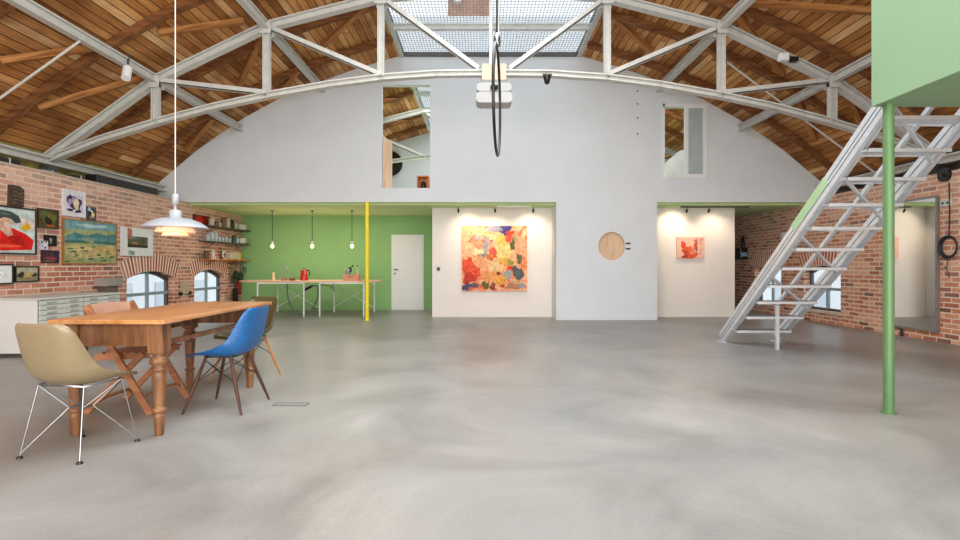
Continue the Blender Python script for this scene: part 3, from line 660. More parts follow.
sh = [('#6f9a9c', [(0,.78),(1,.82),(1,1),(0,1)]), ('#4f7a80', [(0,.60),(.2,.72),(.4,.66),(.6,.74),(.8,.70),(1,.76),(1,.52),(0,.50)]), ('#5b8a8a', [(0,.52),(1,.52),(1,.60),(.6,.64),(.3,.60),(0,.62)]), ('#3f6a66', [(0,.46),(.5,.48),(1,.46),(1,.53),(.5,.55),(0,.52)]),
      ('#8f9a7a', blob(.45,.55,.12,.05,1)), ('#b9aa76', [(0,.40),(.3,.44),(.6,.42),(1,.44),(1,.18),(.5,.10),(0,.2)]), ('#d0bb80', blob(.30,.34,.22,.06,2)), ('#c7a45e', blob(.75,.32,.2,.05,3)), ('#a9c0c4', blob(.52,.90,.25,.05,9))]
for k in range(16): sh.append((['#4b6d4e', '#5d7a52', '#3e6258', '#7d8a50'][k % 4], blob(.06+(k*.37) % .9, .04+(k*.13) % .36, .055, .022, k+10)))
for k in range(8): sh.append((['#c9a65c', '#d8c089'][k % 2], blob(.1+(k*.29) % .8, .06+(k*.11) % .3, .05, .014, k+40)))
lart('landscape_painting', 'large green and yellow field landscape painting under a blue sky', 'painting', 61.5, 115, 224, 264, paint('#98a06e'), sh, frame=FG, fw=.014, depth=.03)
sh = [('#2f2a1c', [(.0,.0),(1,0),(1,.2),(0,.3)]), ('#4a4a2e', blob(.7,.55,.22,.2,1)), ('#8a7a58', blob(.35,.4,.2,.12,2)), ('#6c7a78', blob(.3,.85,.3,.08,3)), ('#7a2d1c', blob(.3,.25,.1,.05,4))]
t = lart('framed_print', 'dark small print in a wide white mount near the pendant lamp', 'picture', 120, 151.5, 230, 256.5, paint('#5a5a44'), sh, frame=FW, fw=.012, depth=.03, mt=MT, mw=.14)
MB().add([(-.29,-.035,.05),(-.17,-.035,.05),(-.17,-.035,.22),(-.29,-.035,.26)], [(0,1,2,3)], paint('#a9705c')).build('corner_sketch', t, recalc=False)
MB().add([(-.26,-.035,-.26),(-.08,-.035,-.26),(-.1,-.035,-.17),(-.26,-.035,-.15)], [(0,1,2,3)], paint('#8f9f92')).build('corner_sketch', t, recalc=False)
sh = [('#9a9484', blob(.5,.55,.10,.2,1)), ('#6a675e', blob(.5,.3,.12,.1,2))]
lart('photo_print', 'small black print with pale figure above the purple picture', 'photo', 43.5, 56, 235.5, 246.5, paint('#16171a'), sh, fw=0, depth=.02)
sh = [('#2a2a2e', blob(.2,.85,.12,.12,1)), ('#2a2a2e', blob(.75,.9,.1,.12,2)), ('#4a4a52', blob(.6,.25,.15,.1,3)), ('#33333a', blob(.25,.4,.08,.1,4))]
lart('photo_print', 'small pale cut-out photo leaning between black print and purple picture', 'photo', 38.5, 46, 241, 250, paint('#c4c6d0'), sh, fw=0, depth=.035)
sh = [('#4a2a38', blob(.5,.6,.4,.25,1)), ('#8a3a4a', blob(.5,.35,.35,.1,2)), ('#7a6a48', blob(.4,.15,.3,.06,3)), ('#2a2030', blob(.8,.7,.15,.2,4))]
lart('small_painting', 'small dark purple picture below the pale cut-out photo', 'painting', 40.5, 58, 250.5, 263, paint('#3a2635'), sh, fw=0, depth=.025)
sh = [('#4f6a86', blob(.4,.5,.3,.3,1)), ('#2f4460', blob(.35,.45,.15,.2,2))]
lart('framed_print', 'blue drawing in black frame at the far left edge, lowest row', 'picture', -28, 11, 264, 284, paint('#d8dadc'), sh, frame=FB, fw=.02, depth=.03, mt=MT, mw=.06)
sh = [('#a9a48c', [(0,.6),(1,.65),(1,1),(0,1)]), ('#33302a', blob(.22,.42,.16,.2,1)), ('#3c3629', blob(.85,.4,.12,.14,2)), ('#b89a5c', blob(.55,.42,.12,.18,3)), ('#8c7a50', blob(.5,.15,.45,.1,4))]
lart('framed_print', 'sepia landscape photo in black frame above the flat file cabinet', 'picture', 13, 37, 266, 281.5, paint('#9a8f72'), sh, frame=FB, fw=.018, depth=.03)
sh = [('#b8230f', blob(.35,.6,.25,.3,1)), ('#d8361a', blob(.4,.4,.2,.15,2)), ('#7a140c', blob(.8,.4,.15,.3,3))]
lart('small_painting', 'glowing red painting high on the brick wall behind the pendant lamp', 'painting', 192.5, 209.5, 217, 227, paint('#8c1c12'), sh, frame=FBR, fw=.012, depth=.03)

# ------------------------------------------------------------ left side furniture
t = thing('flat_file_cabinet', 'low grey-white metal flat file cabinet with shallow drawers below the pictures', 'cabinet', (-6.22, 6.52, 0))
CAB = mat('cabinet_paint', '#c9cbc4', .45, var=.03); CABL = mat('cabinet_side_paint', '#dde2e1', .45, var=.015)
MB().box(0, 0, .05, .66, 1.5, .72, CABL).box(.02, .02, 0, .62, 1.48, .05, STEELD).build('carcass', t, bevel=.004)
MB().box(-.0, -.01, .72, .70, 1.51, .745, CAB).build('worktop', t, bevel=.003)
HNDL = mat('handle_grey', '#a2a39d', .4, var=.02)
MB().box(.655,.015,.06,.6605,1.485,.715, mat('gap_grey', '#8a8b86', .6)).build('drawer_gap', t)
for c in range(2):
    for r in range(10):
        y0 = .03+c*.73; z0 = .073+r*.0645
        dr = MB().box(.66, y0, z0, .682, y0+.71, z0+.058, CAB).build('drawer', t, bevel=.003)
        for ya in (.10, .47): MB().box(.682, y0+ya, z0+.02, .697, y0+ya+.14, z0+.038, HNDL).build('handle', dr)
t = thing('wall_box', 'small grey box with dark lower part mounted on the brick left of the first window', 'box', (XL, 8.62, .70))
MB().box(0, -.12, 0, .16, .14, .12, mat('block_dark', '#6a5a50', .8, var=.2)).build('lower_box', t, bevel=.004); MB().box(0,-.2,.12,.2,.2,.25, mat('block_grey', '#9a928a', .8, var=.12)).build('upper_box', t, bevel=.004)
# black duct box and ledge clutter
t = thing('ledge_speaker', 'long black box lying on the left brick ledge near the white wall', 'speaker', (-6.43, 9.45, 2.5))
MB().box(-.1, -.85, 0, .1, .75, .17, BLACK).build('case', t, bevel=.01); MB().box(.1, -.8, .02, .106, .7, .15, BLACKR).build('grille', t)
for i, (y, L, z, c) in enumerate(((7.0, .35, .1, '#2b2620'), (7.7, .3, .06, '#8a8a80'), (8.25, .22, .08, '#3a3328'))):
    t = thing('ledge_parcel', ['dark flat parcel', 'grey folded parcel', 'brown small parcel'][i]+' lying on the left brick ledge under the eave', 'parcel', (-6.45, y, 2.5))
    MB().box(-.12, -L/2, 0, .12, L/2, z, mat('parcel_%d' % i, c, .8, var=.2)).build('body', t, bevel=.015); MB().box(-.125, -.01, 0, .125, .01, z+.003, STEEL).build('strap', t)
# electrical box between windows
py, pz = LW(187, 287.5)
t = thing('electric_box', 'beige wall box with two dark sockets between the left windows', 'box', (XL, 10.98, pz), 90)
MB().box(-.14,-.03,-.13,.14,0,.13, mat('beige_box', '#b9a48e', .7)).build('body', t, bevel=.004)
for s in (-1, 1): MB().tube([(s*.17,0,-.12),(s*.17,-.05,-.12)], .04, BLACK, n=12).build('socket', t)

# dining table
TX0, TX1, TY0, TY1, TH = -2.85, -2.08, 3.42, 5.2, .795
t = thing('dining_table', 'long honey-brown wooden dining table with turned legs', 'table', ((TX0+TX1)/2, (TY0+TY1)/2, 0))
hx, hy = (TX1-TX0)/2, (TY1-TY0)/2
MB().box(-hx, -hy, TH-.03, hx, hy, TH, TTOP).build('tabletop', t, bevel=.006)
lx = .285; ly0 = -.775; ly1 = .62
prof = [(.022,0),(.026,.02),(.030,.12),(.033,.14),(.033,.152),(.024,.16),(.036,.172),(.040,.185),(.036,.198),(.026,.206),(.029,.22),(.031,.235),(.040,.42),(.042,.455),(.036,.47),(.046,.478),(.046,.49),(.032,.498),(.052,.525),(.054,.545),(.044,.57),(.03,.585),(.046,.595),(.046,.61)]
prof = [(r*1.12, z*.935) for r, z in prof]
for i, (a, c) in enumerate(((-lx, ly0), (lx, ly0), (-lx, ly1), (lx, ly1))):
    MB().lathe(prof, TLEG, (a, c, 0), 20).box(a-.05, c-.05, .565, a+.05, c+.05, TH-.03, TLEG).build('leg', t)
MB().box(-lx+.05, ly0-.03, TH-.185, lx-.05, ly0-.008, TH-.03, TLEG).box(-lx+.05, ly0-.035, TH-.185, lx-.05, ly0-.003, TH-.17, TLEG).build('apron', t)
MB().box(-lx+.05, ly1+.008, TH-.185, lx-.05, ly1+.03, TH-.03, TLEG).build('apron', t)
MB().box(lx-.02, ly0+.05, .60, lx+.012, ly1-.05, .635, TLEG).build('side_rail', t, bevel=.003)
MB().box(-lx-.012, ly0+.05, .60, -lx+.02, ly1-.05, .635, TLEG).build('side_rail', t, bevel=.003)

# moulded shell chairs (local +x is the front)
def shell(m):
    st = [(.245,.425,.17,.0),(.225,.445,.20,.004),(.18,.452,.222,.016),(.10,.440,.236,.04),(.02,.428,.240,.07),(-.06,.424,.240,.10),(-.135,.436,.236,.125),(-.195,.472,.230,.135),(-.232,.535,.222,.128),(-.255,.62,.214,.11),(-.27,.70,.208,.085),(-.28,.76,.200,.062),(-.286,.798,.182,.045),(-.288,.82,.14,.03)]
    vs = []; K = 17
    for i, (x, z, hw, cu) in enumerate(st):
        a = st[max(i-1,0)]; b = st[min(i+1,len(st)-1)]
        d = Vector((b[0]-a[0], 0, b[1]-a[1])).normalized(); nrm = Vector((d.z, 0, -d.x))
        if nrm.z < 0 and nrm.x < 0: nrm = -nrm
        nrm = Vector((abs(nrm.x) if i > 3 else nrm.x, 0, abs(nrm.z)))
        for k in range(K):
            t_ = -1+2*k/(K-1); yy = hw*math.sin(t_*PI/2*.92)/math.sin(PI/2*.92); c = cu*abs(t_)**2.6
            vs.append((x+nrm.x*c, yy, z+nrm.z*c))
    fs = [(i*K+k, i*K+k+1, (i+1)*K+k+1, (i+1)*K+k) for i in range(len(st)-1) for k in range(K-1)]
    return MB().add(vs, fs, m, True)
def finish_shell(o):
    so = o.modifiers.new('thick', 'SOLIDIFY'); so.thickness = .007; so.offset = 0
    ss = o.modifiers.new('smooth', 'SUBSURF'); ss.levels = 1; ss.render_levels = 2
def shell_chair(label, loc, rz, m, legs, group='moulded shell chairs around the table'):
    t = thing('shell_chair', label, 'chair', loc, rz, group)
    finish_shell(shell(m).build('seat_shell', t))
    if legs == 'wire':
        for sx in (-1, 1):
            for sy in (-1, 1):
                f = (sx*.20, sy*.215, .012); u = (sx*.13, sy*.165, .425); md = (sx*.035, sy*.05, .27)
                MB().tube([u, f], .0045, CHROME, n=8).tube([f, (f[0]*.98,f[1]*.98,.03), md], .0045, CHROME, n=8).tube([md, u], .0045, CHROME, n=8).build('wire_leg', t)
                MB().lathe([(.018,-.012),(.018,-.004),(.008,.004)], BLACK, f, 12).build('foot', t)
        b = MB(); md = [(-.035,-.05,.27),(.035,-.05,.27),(.035,.05,.27),(-.035,.05,.27)]
        for k in range(4): b.tube([md[k], md[(k+1) % 4]], .005, CHROME, n=6)
        b.tube([(-.035,-.05,.27),(.13,-.165,.425)], .005, CHROME, n=6).tube([(.035,.05,.27),(-.13,.165,.425)], .005, CHROME, n=6)
        b.build('cross_wire', t)
        MB().tube([(-.13,-.165,.428),(.13,-.165,.428),(.13,.165,.428),(-.13,.165,.428)], .006, CHROME, n=6, closed=True).build('mounting_frame', t)
    else:
        for sx in (-1, 1):
            for sy in (-1, 1):
                MB().tube([(sx*.235, sy*.235, 0), (sx*.17, sy*.19, .2), (sx*.10, sy*.14, .43)], [.009, .0145, .012], legs, n=12).build('leg', t)
        b = MB(); r_ = .0035
        for sx in (-1, 1):
            b.tube([(sx*.10,-.14,.40),(sx*.165,.185,.23)], r_, BLACK, n=6).tube([(sx*.10,.14,.40),(sx*.165,-.185,.23)], r_, BLACK, n=6)
        for sy in (-1, 1):
            b.tube([(-.10,sy*.14,.40),(.165,sy*.185,.23)], r_, BLACK, n=6).tube([(.10,sy*.14,.40),(-.165,sy*.185,.23)], r_, BLACK, n=6)
        b.build('cross_wire', t)
        MB().tube([(-.11,-.145,.43),(.11,-.145,.43),(.11,.145,.43),(-.11,.145,.43)], .007, BLACK, n=6, closed=True).build('mounting_frame', t)
    return t
BEIGE = mat('beige_shell', '#88785b', .32, var=.04, scale=30, coat=.3)
BLUE = mat('blue_shell', '#185c98', .4, var=.22, scale=40, coat=.1)
OLIVE = mat('olive_shell', '#55502a', .25, var=.08, scale=20, coat=.4)
shell_chair('beige moulded shell chair with chrome wire base at the table end', (-2.50, 3.26, 0), 79, BEIGE, 'wire')
shell_chair('bright blue moulded shell chair with dark wooden dowel legs', (-2.06, 4.25, 0), 177, BLUE, DARKW)
shell_chair('olive green moulded shell chair with light wooden legs at far table end', (-2.40, 5.34, 0), 250, OLIVE, MAPLE)
# wooden folding chair on the far side
t = thing('folding_chair', 'reddish wooden folding chair on the far long side of the table', 'chair', (-2.8, 4.285, 0))
for s in (-1, 1):
    y = s*.255
    MB().bar((.25, y, 0), (-.25, y, .84), .022, .05, FOLDW, up=(1,0,0)).build('back_leg', t)
    MB().bar((-.28, y*.88, 0), (.17, y*.88, .47), .022, .045, FOLDW, up=(1,0,0)).build('front_leg', t)
    MB().bar((-.22, y*.8, .43), (.20, y*.8, .45), .02, .045, FOLDW).build('seat_rail', t)
for k in range(7):
    x = -.2+.063*k; MB().box(x, -.21, .452+.002*k, x+.045, .21, .468+.002*k, FOLDW).build('seat_slat', t)
b = MB(); vs = []; K = 9
for k in range(K):
    a = -1+2*k/(K-1); y = a*.27; x = -.235-.03*(1-a*a)
    for dx, z in ((-.008,.72),(.010,.72),(-.008-.02,.85),(.010-.02,.85)): vs.append((x+dx, y, z-.02*abs(a)**2))
fs = []
for k in range(K-1):
    o_ = 4*k
    fs += [(o_, o_+4, o_+6, o_+2), (o_+1, o_+3, o_+7, o_+5), (o_+2, o_+6, o_+7, o_+3), (o_, o_+1, o_+5, o_+4)]
b.add(vs, fs, mat('pale_back_wood', '#dcae94', .5, var=.06)).build('backrest', t)
MB().tube([(.19,-.255,.10),(.17,-.2,.13),(.16,0,.14),(.17,.2,.13),(.19,.255,.10)], .012, FOLDW).build('stretcher', t)
MB().tube([(-.22,-.225,.06),(-.19,-.15,.1),(-.18,0,.11),(-.19,.15,.1),(-.22,.225,.06)], .014, FOLDW).build('stretcher', t)

# pendant lamp over the table
t = thing('pendant_lamp', 'white layered pendant lamp with wide shade hanging over the dining table', 'lamp', (-2.52, 4.3, 1.40))
sc_ = 1.0
MB().lathe([(.245,.065),(.236,.078),(.19,.112),(.12,.14),(.06,.15),(.045,.152)], LAMPW, n=48).build('top_shade', t)
MB().lathe([(.15,.03),(.135,.06),(.10,.085),(.05,.10)], LAMPG, n=40).build('middle_shade', t)
MB().lathe([(.10,0),(.09,.02),(.06,.04),(.02,.05)], LAMPG, n=40).build('lower_shade', t)
MB().lathe([(.046,.14),(.046,.20),(.040,.205),(.038,.212),(.015,.215),(.010,.225),(.010,.26),(.024,.262),(.024,.345),(.006,.35)], LAMPW, n=24).build('socket_cap', t)
for k in range(3):
    a = 2*PI*k/3+.3; MB().tube([(.14*math.cos(a),.14*math.sin(a),.04),(.15*math.cos(a),.15*math.sin(a),.12)], .004, CHROME, n=6).build('strut', t)
MB().tube([(0,0,.33),(0,0,zroof(-2.74)-1.42-.01)], .0045, mat('white_cord', '#d8d2c8', .6), n=6).build('cord', t)

# floor outlet
t = thing('floor_outlet', 'flush metal floor outlet cover right of the blue chair', 'outlet', P(291, 404.5, 4.32))
t.location.z = 0
cmesh('rim', [(-.14,-.05),(.14,-.05),(.14,.05),(-.14,.05)], [[(-.13,-.04),(.13,-.04),(.13,.04),(-.13,.04)]], .003, lambda a, b, c: (a, b, c), STEELD, t)
MB().box(-.13,-.04,0,.13,.04,.002, mat('outlet_lid', '#8b8b89', .5)).build('lid', t)

# ------------------------------------------------------------ kitchen
t = thing('kitchen_island', 'long pale wood worktop with tapered ends on thin white frames', 'table', (-4.0, 12.4, 0))
ZT = .81
K = 48; pts = []
for k in range(K):
    a = 2*PI*k/K; ca, sa = math.cos(a), math.sin(a); e = .62
    pts.append((1.66*math.copysign(abs(ca)**.8, ca), .62*math.copysign(abs(sa)**e, sa)))
cmesh('worktop', pts, [], .035, lambda a, b, c: (a, b, ZT-.035+c), wood_mat('beech_top', ['#dba98a', '#e6bb9b', '#edc6a8'], 'X', 2, 9, .4), t)
for k, (x0, x1) in enumerate(((-1.05, .0), (.36, 1.36))):
    for x in (x0, x1):
        for y in (-.63, .63): MB().box(x-.014, y*.93-.014, 0, x+.014, y*.93+.014, ZT-.037, WPAINT).build('leg', t)
    MB().tube([(x0,.5,.12),(x1,.5,.70)], .009, WPAINT, n=8).tube([(x0,.5,.70),(x1,.5,.12)], .009, WPAINT, n=8).build('cross_brace', t)
    for y in (-.586, .586): MB().box(x0, y-.012, ZT-.065, x1, y+.012, ZT-.037, WPAINT).build('top_rail', t)
def curve_pts(ctrl, n=8):
    out = []; c = [Vector(p) for p in ctrl]
    for i in range(len(c)-1):
        p0 = c[max(i-1,0)]; p1 = c[i]; p2 = c[i+1]; p3 = c[min(i+2,len(c)-1)]
        for k in range(n):
            t_ = k/n; out.append(.5*((2*p1)+(-p0+p2)*t_+(2*p0-5*p1+4*p2-p3)*t_*t_+(-p0+3*p1-3*p2+p3)*t_**3))
    out.append(c[-1]); return out
Y1 = 11.95
HG2 = mat('hose_grey', '#5d6a66', .5, var=.1)
t = thing('drain_hose', 'grey flexible drain hose hanging in a loop under the kitchen island', 'hose', P(287, 284, Y1))
w = lambda px, py, y=Y1: P(px, py, y)-t.location
MB().tube(curve_pts([w(287,284), w(287.5,295), w(290,304), w(295,311), w(302,314,Y1), w(309,312), w(315,304), w(318,294), w(317,285)]), .018, HG2, n=10).build('hose', t)
MB().tube(curve_pts([w(310,313.5), w(313,309), w(318,308.5), w(321,309.5)]), .016, HG2, n=10).build('branch_hose', t)
t = thing('tap_hose', 'thin dark hose trailing from the worktop underside to the right', 'hose', P(319, 284.5, Y1))
MB().tube(curve_pts([w(319,284.5), w(325,285), w(331,287), w(335,291.5)]), .009, BLACKR).tube(curve_pts([w(333,288), w(333,284), w(335,281.8)]), .008, BLACKR).build('hose', t)
t = thing('spray_nozzle', 'black cylindrical nozzle hanging under the kitchen island', 'nozzle', P(309, 287.7, Y1))
MB().tube([(-.09,0,-.05),(.07,0,.04)], .03, BLACK, n=12).build('body', t); MB().tube(curve_pts([(.07,0,.04),(.13,0,.05),(.2,0,.04)]), .012, BLACKR).build('hose_end', t)
def onisl(px): return ((px-CX)*12.4/F)
# objects on the island (z base .81)
t = thing('pepper_mill', 'small pale wooden mill at the left end of the kitchen island', 'mill', (onisl(273.5), 12.4, ZT))
MB().lathe([(.035,0),(.035,.06),(.028,.09),(.034,.11),(.034,.15)], PLY, n=16).build('body', t); MB().lathe([(.03,.15),(.033,.17),(.012,.19),(.0,.195)], PLY, n=16).build('knob', t)
t = thing('faucet', 'chrome gooseneck faucet on the kitchen island', 'faucet', (onisl(280.5), 12.5, ZT))
MB().tube(curve_pts([(0,0,0),(0,0,.22),(.02,0,.32),(.07,0,.36),(.12,0,.31),(.12,0,.25)]), .011, CHROME, n=10).build('spout', t); MB().lathe([(.025,0),(.025,.03),(.012,.05)], CHROME, n=14).build('base', t); MB().tube([(.16,0,0),(.165,0,.22),(.13,0,.3)], .006, CHROME).build('side_spray', t)
for i, (px, c, lab) in enumerate(((286.5, '#b98a68', 'low tan dish beside the faucet'), (294.5, '#6e5030', 'low brown dish left of the red kettle'))):
    t = thing('dish', lab, 'dish', (onisl(px), 12.25, ZT)); m = mat('dish_%d' % i, c, .6)
    MB().lathe([(.05,0),(.085,.035),(.09,.045),(.08,.045),(.045,.01),(0,.01)], m, n=20).build('bowl', t); MB().lathe([(.03,.01),(.05,.05),(.02,.07),(0,.07)], mat('sponge', '#8a6a48', .9), n=12).build('sponge', t)
t = thing('electric_kettle', 'red kettle with black handle on the kitchen island', 'kettle', (onisl(305.5), 12.3, ZT)); RED = mat('kettle_red', '#b3161c', .3, coat=.3)
MB().lathe([(.095,0),(.095,.03),(.085,.12),(.065,.22),(.05,.245),(.02,.26),(0,.262)], RED, n=28).build('body', t)
MB().tube(curve_pts([(.055,0,.235),(.11,0,.235),(.135,0,.18),(.12,0,.10)]), .012, BLACK).build('handle', t); MB().tube([(-.06,0,.19),(-.10,0,.225)], [.02,.012], RED, n=10).build('spout', t); MB().lathe([(.015,.26),(.018,.28),(0,.285)], BLACK, n=12).build('lid_knob', t)
t = thing('wooden_tray', 'pink-brown open wooden box at right end of the kitchen island', 'box', (onisl(355), 12.1, ZT)); TR = mat('tray_wood', '#cf9478', .6, var=.08)
MB().box(-.18,-.12,0,.18,.12,.02,TR).box(-.18,-.12,.02,.18,-.105,.14,TR).box(-.18,.105,.02,.18,.12,.14,TR).box(-.18,-.105,.02,-.165,.105,.14,TR).box(.165,-.105,.02,.18,.105,.14,TR).build('tray_body', t)
MB().tube([(-.05,-.125,.09),(.05,-.125,.09)], .008, TLEG).build('handle', t)
t = thing('coffee_grinder', 'black and steel hand-cranked grinder standing in the wooden box', 'grinder', (onisl(351), 12.1, ZT+.02))
MB().lathe([(.055,0),(.05,.16),(.06,.2),(.065,.25),(.03,.26)], mat('brushed_steel', '#a9aeb0', .3, metal=.8), n=20).build('body', t); MB().box(.0,-.03,.17,.09,.03,.28, BLACK).build('head', t, bevel=.01)
MB().tube([(.03,0,.27),(.10,0,.31)], .01, BLACK).lathe([(0,-.02),(.022,-.01),(.022,.015),(0,.03)], BLACK, (.115,0,.32), 12).build('crank', t)
t = thing('bottle', 'tall slim pale bottle standing in the wooden box', 'bottle', (onisl(361), 12.05, ZT+.02)); MB().lathe([(.025,0),(.025,.2),(.012,.25),(.012,.31)], mat('pale_bottle', '#d3b48c', .3), n=14).build('body', t); MB().lathe([(.014,.31),(.014,.34)], BLACK, n=12).build('cap', t)

# pendant bulbs
for i, px in enumerate((272.3, 312.2, 352)):
    x = (px-CX)*12.3/F
    t = thing('pendant_bulb', ['left', 'middle', 'right'][i]+'most of the three bare bulbs hanging over the kitchen island' if i != 1 else 'middle of the three bare bulbs hanging over the kitchen island', 'lamp', (x, 12.3, 1.56), group='bare pendant bulbs over the kitchen island')
    MB().lathe([(0,.015),(.024,.022),(.036,.05),(.032,.08),(.016,.11)], BULB, n=18).build('bulb', t); MB().lathe([(.022,.10),(.024,.16),(.006,.18)], WARE, n=14).build('socket', t)
    MB().tube([(0,0,.17),(0,0,.90)], .008, BLACK, n=6).build('cord', t); MB().lathe([(.04,.88),(.04,.90)], BLACK, n=14).build('ceiling_cap', t)
    l = bpy.data.lights.new('bulb_light', 'POINT'); l.energy = 8; l.color = (1, .80, .55); l.shadow_soft_size = .06
    lo = bpy.data.objects.new('bulb_light', l); lo.location = (x, 12.3, 1.48); C.objects.link(lo)
# white door in green wall
d = bpy.data.objects.new('door_1', None); C.objects.link(d); struct(d); x0, x1 = P(392, 0, 13.6).x, P(423.5, 0, 13.6).x; d.location = (x0, 13.6, 0)
MB().box(.02,-.045,.01,x1-x0-.02,0,1.93, WDOOR).build('door_leaf', d, bevel=.004)
cmesh('door_frame', [(-.01,0),(x1-x0+.01,0),(x1-x0+.01,1.965),(-.01,1.965)], [[(.02,.01),(x1-x0-.02,.01),(x1-x0-.02,1.93),(.02,1.93)]], .03, lambda a, b, c: (a, -c, b), WDOOR, d)
MB().tube([(.08,-.045,1.06),(.08,-.09,1.06),(.17,-.09,1.06)], .012, BLACK).lathe([(.03,-.0),(.03,.012)], BLACK, (.08,-.05,1.055), 14).build('door_handle', d)
MB().box(.06,-.055,.93,.1,-.045,.97, BLACK).build('key_plate', d)
# yellow post
t = thing('round_post', 'slim bright yellow steel post in front of the kitchen', 'post', (P(367, 0, 11.0).x, 11.0, 0)); MB().tube([(0,0,.012),(0,0,2.5)], .042, YELLOW, n=24).build('shaft', t); MB().lathe([(.07,0),(.07,.012)], YELLOW, n=24).build('base_plate', t)

# shelves on left wall
SX = XL+.02
SH_METAL = mat('shelf_dark', '#4b4238', .5, var=.1)
def shelf_y(px, x=-6.1): return x*F/(px-CX)
for i, (z, m, lab) in enumerate(((2.06, SH_METAL, 'dark thin wall shelf in the kitchen corner, top of three'), (1.71, SH_METAL, 'dark thin wall shelf in the kitchen corner, middle of three'), (1.31, OR, 'orange wooden wall shelf in the kitchen corner, lowest of three'))):
    t = thing('wall_shelf', lab, 'shelf', (XL, 12.55, z), group='shelves on the kitchen brick wall')
    MB().box(0,-1.0,-.025,.28,1.0,0, m).build('board', t)
    for y in (-.7, .7): MB().bar((.01,y,-.03),(.22,y,-.03),.02,.012,STEELD).bar((.01,y,-.14),(.2,y,-.03),.02,.012,STEELD).build('bracket', t)
def jar(px, z, r, h, m, lab, cat='jar', name='storage_jar', lid=None, x=-6.1):
    y = min(shelf_y(px, x), 13.45); t = thing(name, lab, cat, (x, y, z)); MB().lathe([(r*.95,0),(r,.01),(r,h*.8),(r*.8,h*.92)], m, n=18).build('body', t)
    MB().lathe([(r*.82,h*.92),(r*.82,h),(0,h)], lid or m, n=18).build('lid', t); return t
GRN = mat('dark_glass', '#2c3a34', .2); BRN = mat('brown_jar', '#6a4a34', .4); CRM = mat('cream_tin', '#b0a994', .4)
jar(211.5, 2.06, .06, .18, CRM, 'cream small jar at the left end of the top shelf', x=-6.08); jar(216, 2.06, .05, .12, BRN, 'squat brown jar beside the cream jar on the top shelf')
jar(219.5, 2.06, .045, .10, CRM, 'tiny pale jar on the top shelf middle'); jar(227.5, 2.06, .06, .26, CRM, 'tall cream tin on the top shelf', lid=BRN); jar(231.5, 2.06, .06, .22, BLACK, 'black canister on the top shelf between cream tins')
jar(235.5, 2.06, .055, .2, CRM, 'shorter cream tin on the top shelf right of black canister', lid=BLACK); jar(223.5, 2.06, .05, .24, BRN, 'dark brown bottle-like jar on the top shelf')
def plates(px, z, n, r, lab, x=-6.08):
    y = min(shelf_y(px, x), 13.4)
    for k in range(n):
        t = tag(MB().lathe([(r*.5,0),(r*.6,.004),(r,.022),(r*.98,.028),(r*.55,.012),(0,.01)], WARE, n=28).build('plate', loc=(x, y, z+.022*k)), lab+', '+['lowest','second','third','fourth','fifth','topmost'][k if k < n-1 else 5]+' of its stack', 'plate', 'stacked plates and bowls on the shelves')
plates(241, 2.06, 6, .14, 'white plate stacked at right end of the top shelf')
def bowls(px, z, n, r, lab, x=-6.08):
    y = min(shelf_y(px, x), 13.4)
    for k in range(n):
        tag(MB().lathe([(r*.4,0),(r*.75,.03),(r,.085),(r*.96,.085),(r*.7,.035),(0,.012)], WARE, n=28).build('bowl', loc=(x, y, z+.06*k)), lab+', '+['lower','upper'][k]+' of two', 'bowl', 'stacked bowls on the middle shelf')
bowls(242, 1.71, 2, .13, 'white bowl at right end of the middle shelf')
for i, (px, r, h) in enumerate(((208, .05, .16), (211.5, .065, .2), (215, .06, .24), (219, .045, .13), (222.5, .04, .12), (226, .04, .14), (229.5, .04, .12))):
    x = -6.08; o = MB().lathe([(r*.8,0),(r,h*.4),(r*.95,h),(r*.9,h),(r*.92,h*.4),(0,.01)], CLEARG, n=18).build('drinking_glass', loc=(x, shelf_y(px, x), 1.71))
    tag(o, ['first','second','third','fourth','fifth','sixth','seventh'][i]+' clear glass from the left on the middle shelf', 'glass', 'glasses on the middle shelf')
jar(234, 1.71, .05, .2, GRN, 'dark green bottle on the middle shelf near the bowls'); jar(237, 1.71, .04, .14, mat('pale_blue', '#9fb9c4', .3), 'pale blue jar on the middle shelf next to the bowls')
t = thing('picture_frame', 'small dark frame leaning at left on the wooden shelf', 'frame', (-6.12, shelf_y(207, -6.12), 1.31), 90)
MB().box(-.11,0,0,.11,.02,.18, BLACK).build('frame', t, bevel=.003); MB().box(-.085,-.003,.025,.085,0,.155, paint('#6a5040')).build('picture', t)
jar(213, 1.31, .035, .2, WARE, 'slim white bottle on the wooden shelf', 'bottle', 'bottle')
t = thing('standing_plate', 'white round dish leaning upright on the wooden shelf', 'plate', (-6.16, shelf_y(224, -6.16), 1.42))
MB().tube([(0,0,0),(.02,0,.0)], .11, WARE, n=28).build('disc', t); MB().tube([(.02,0,0),(.024,0,0)], .06, BRN, n=24).build('centre', t)
t = thing('bread_bin', 'cream enamel box on the wooden shelf', 'box', (-6.08, shelf_y(231.5, -6.08), 1.31)); MB().box(-.09,-.2,0,.09,.2,.14, CRM).build('body', t, bevel=.02); MB().box(-.093,-.205,.14,.093,.205,.165, WARE).build('lid', t, bevel=.008)
jar(238.5, 1.31, .07, .16, mat('yellow_jar', '#c99a2e', .4), 'yellow jar at right end of the wooden shelf', lid=WARE)
plate_ = thing('hanging_plate', 'dull green oval platter on the brick wall right of second left window', 'plate', (XL+.01, shelf_y(231.5, XL), .95)); MB().lathe([(0,0)], WARE) if 0 else None
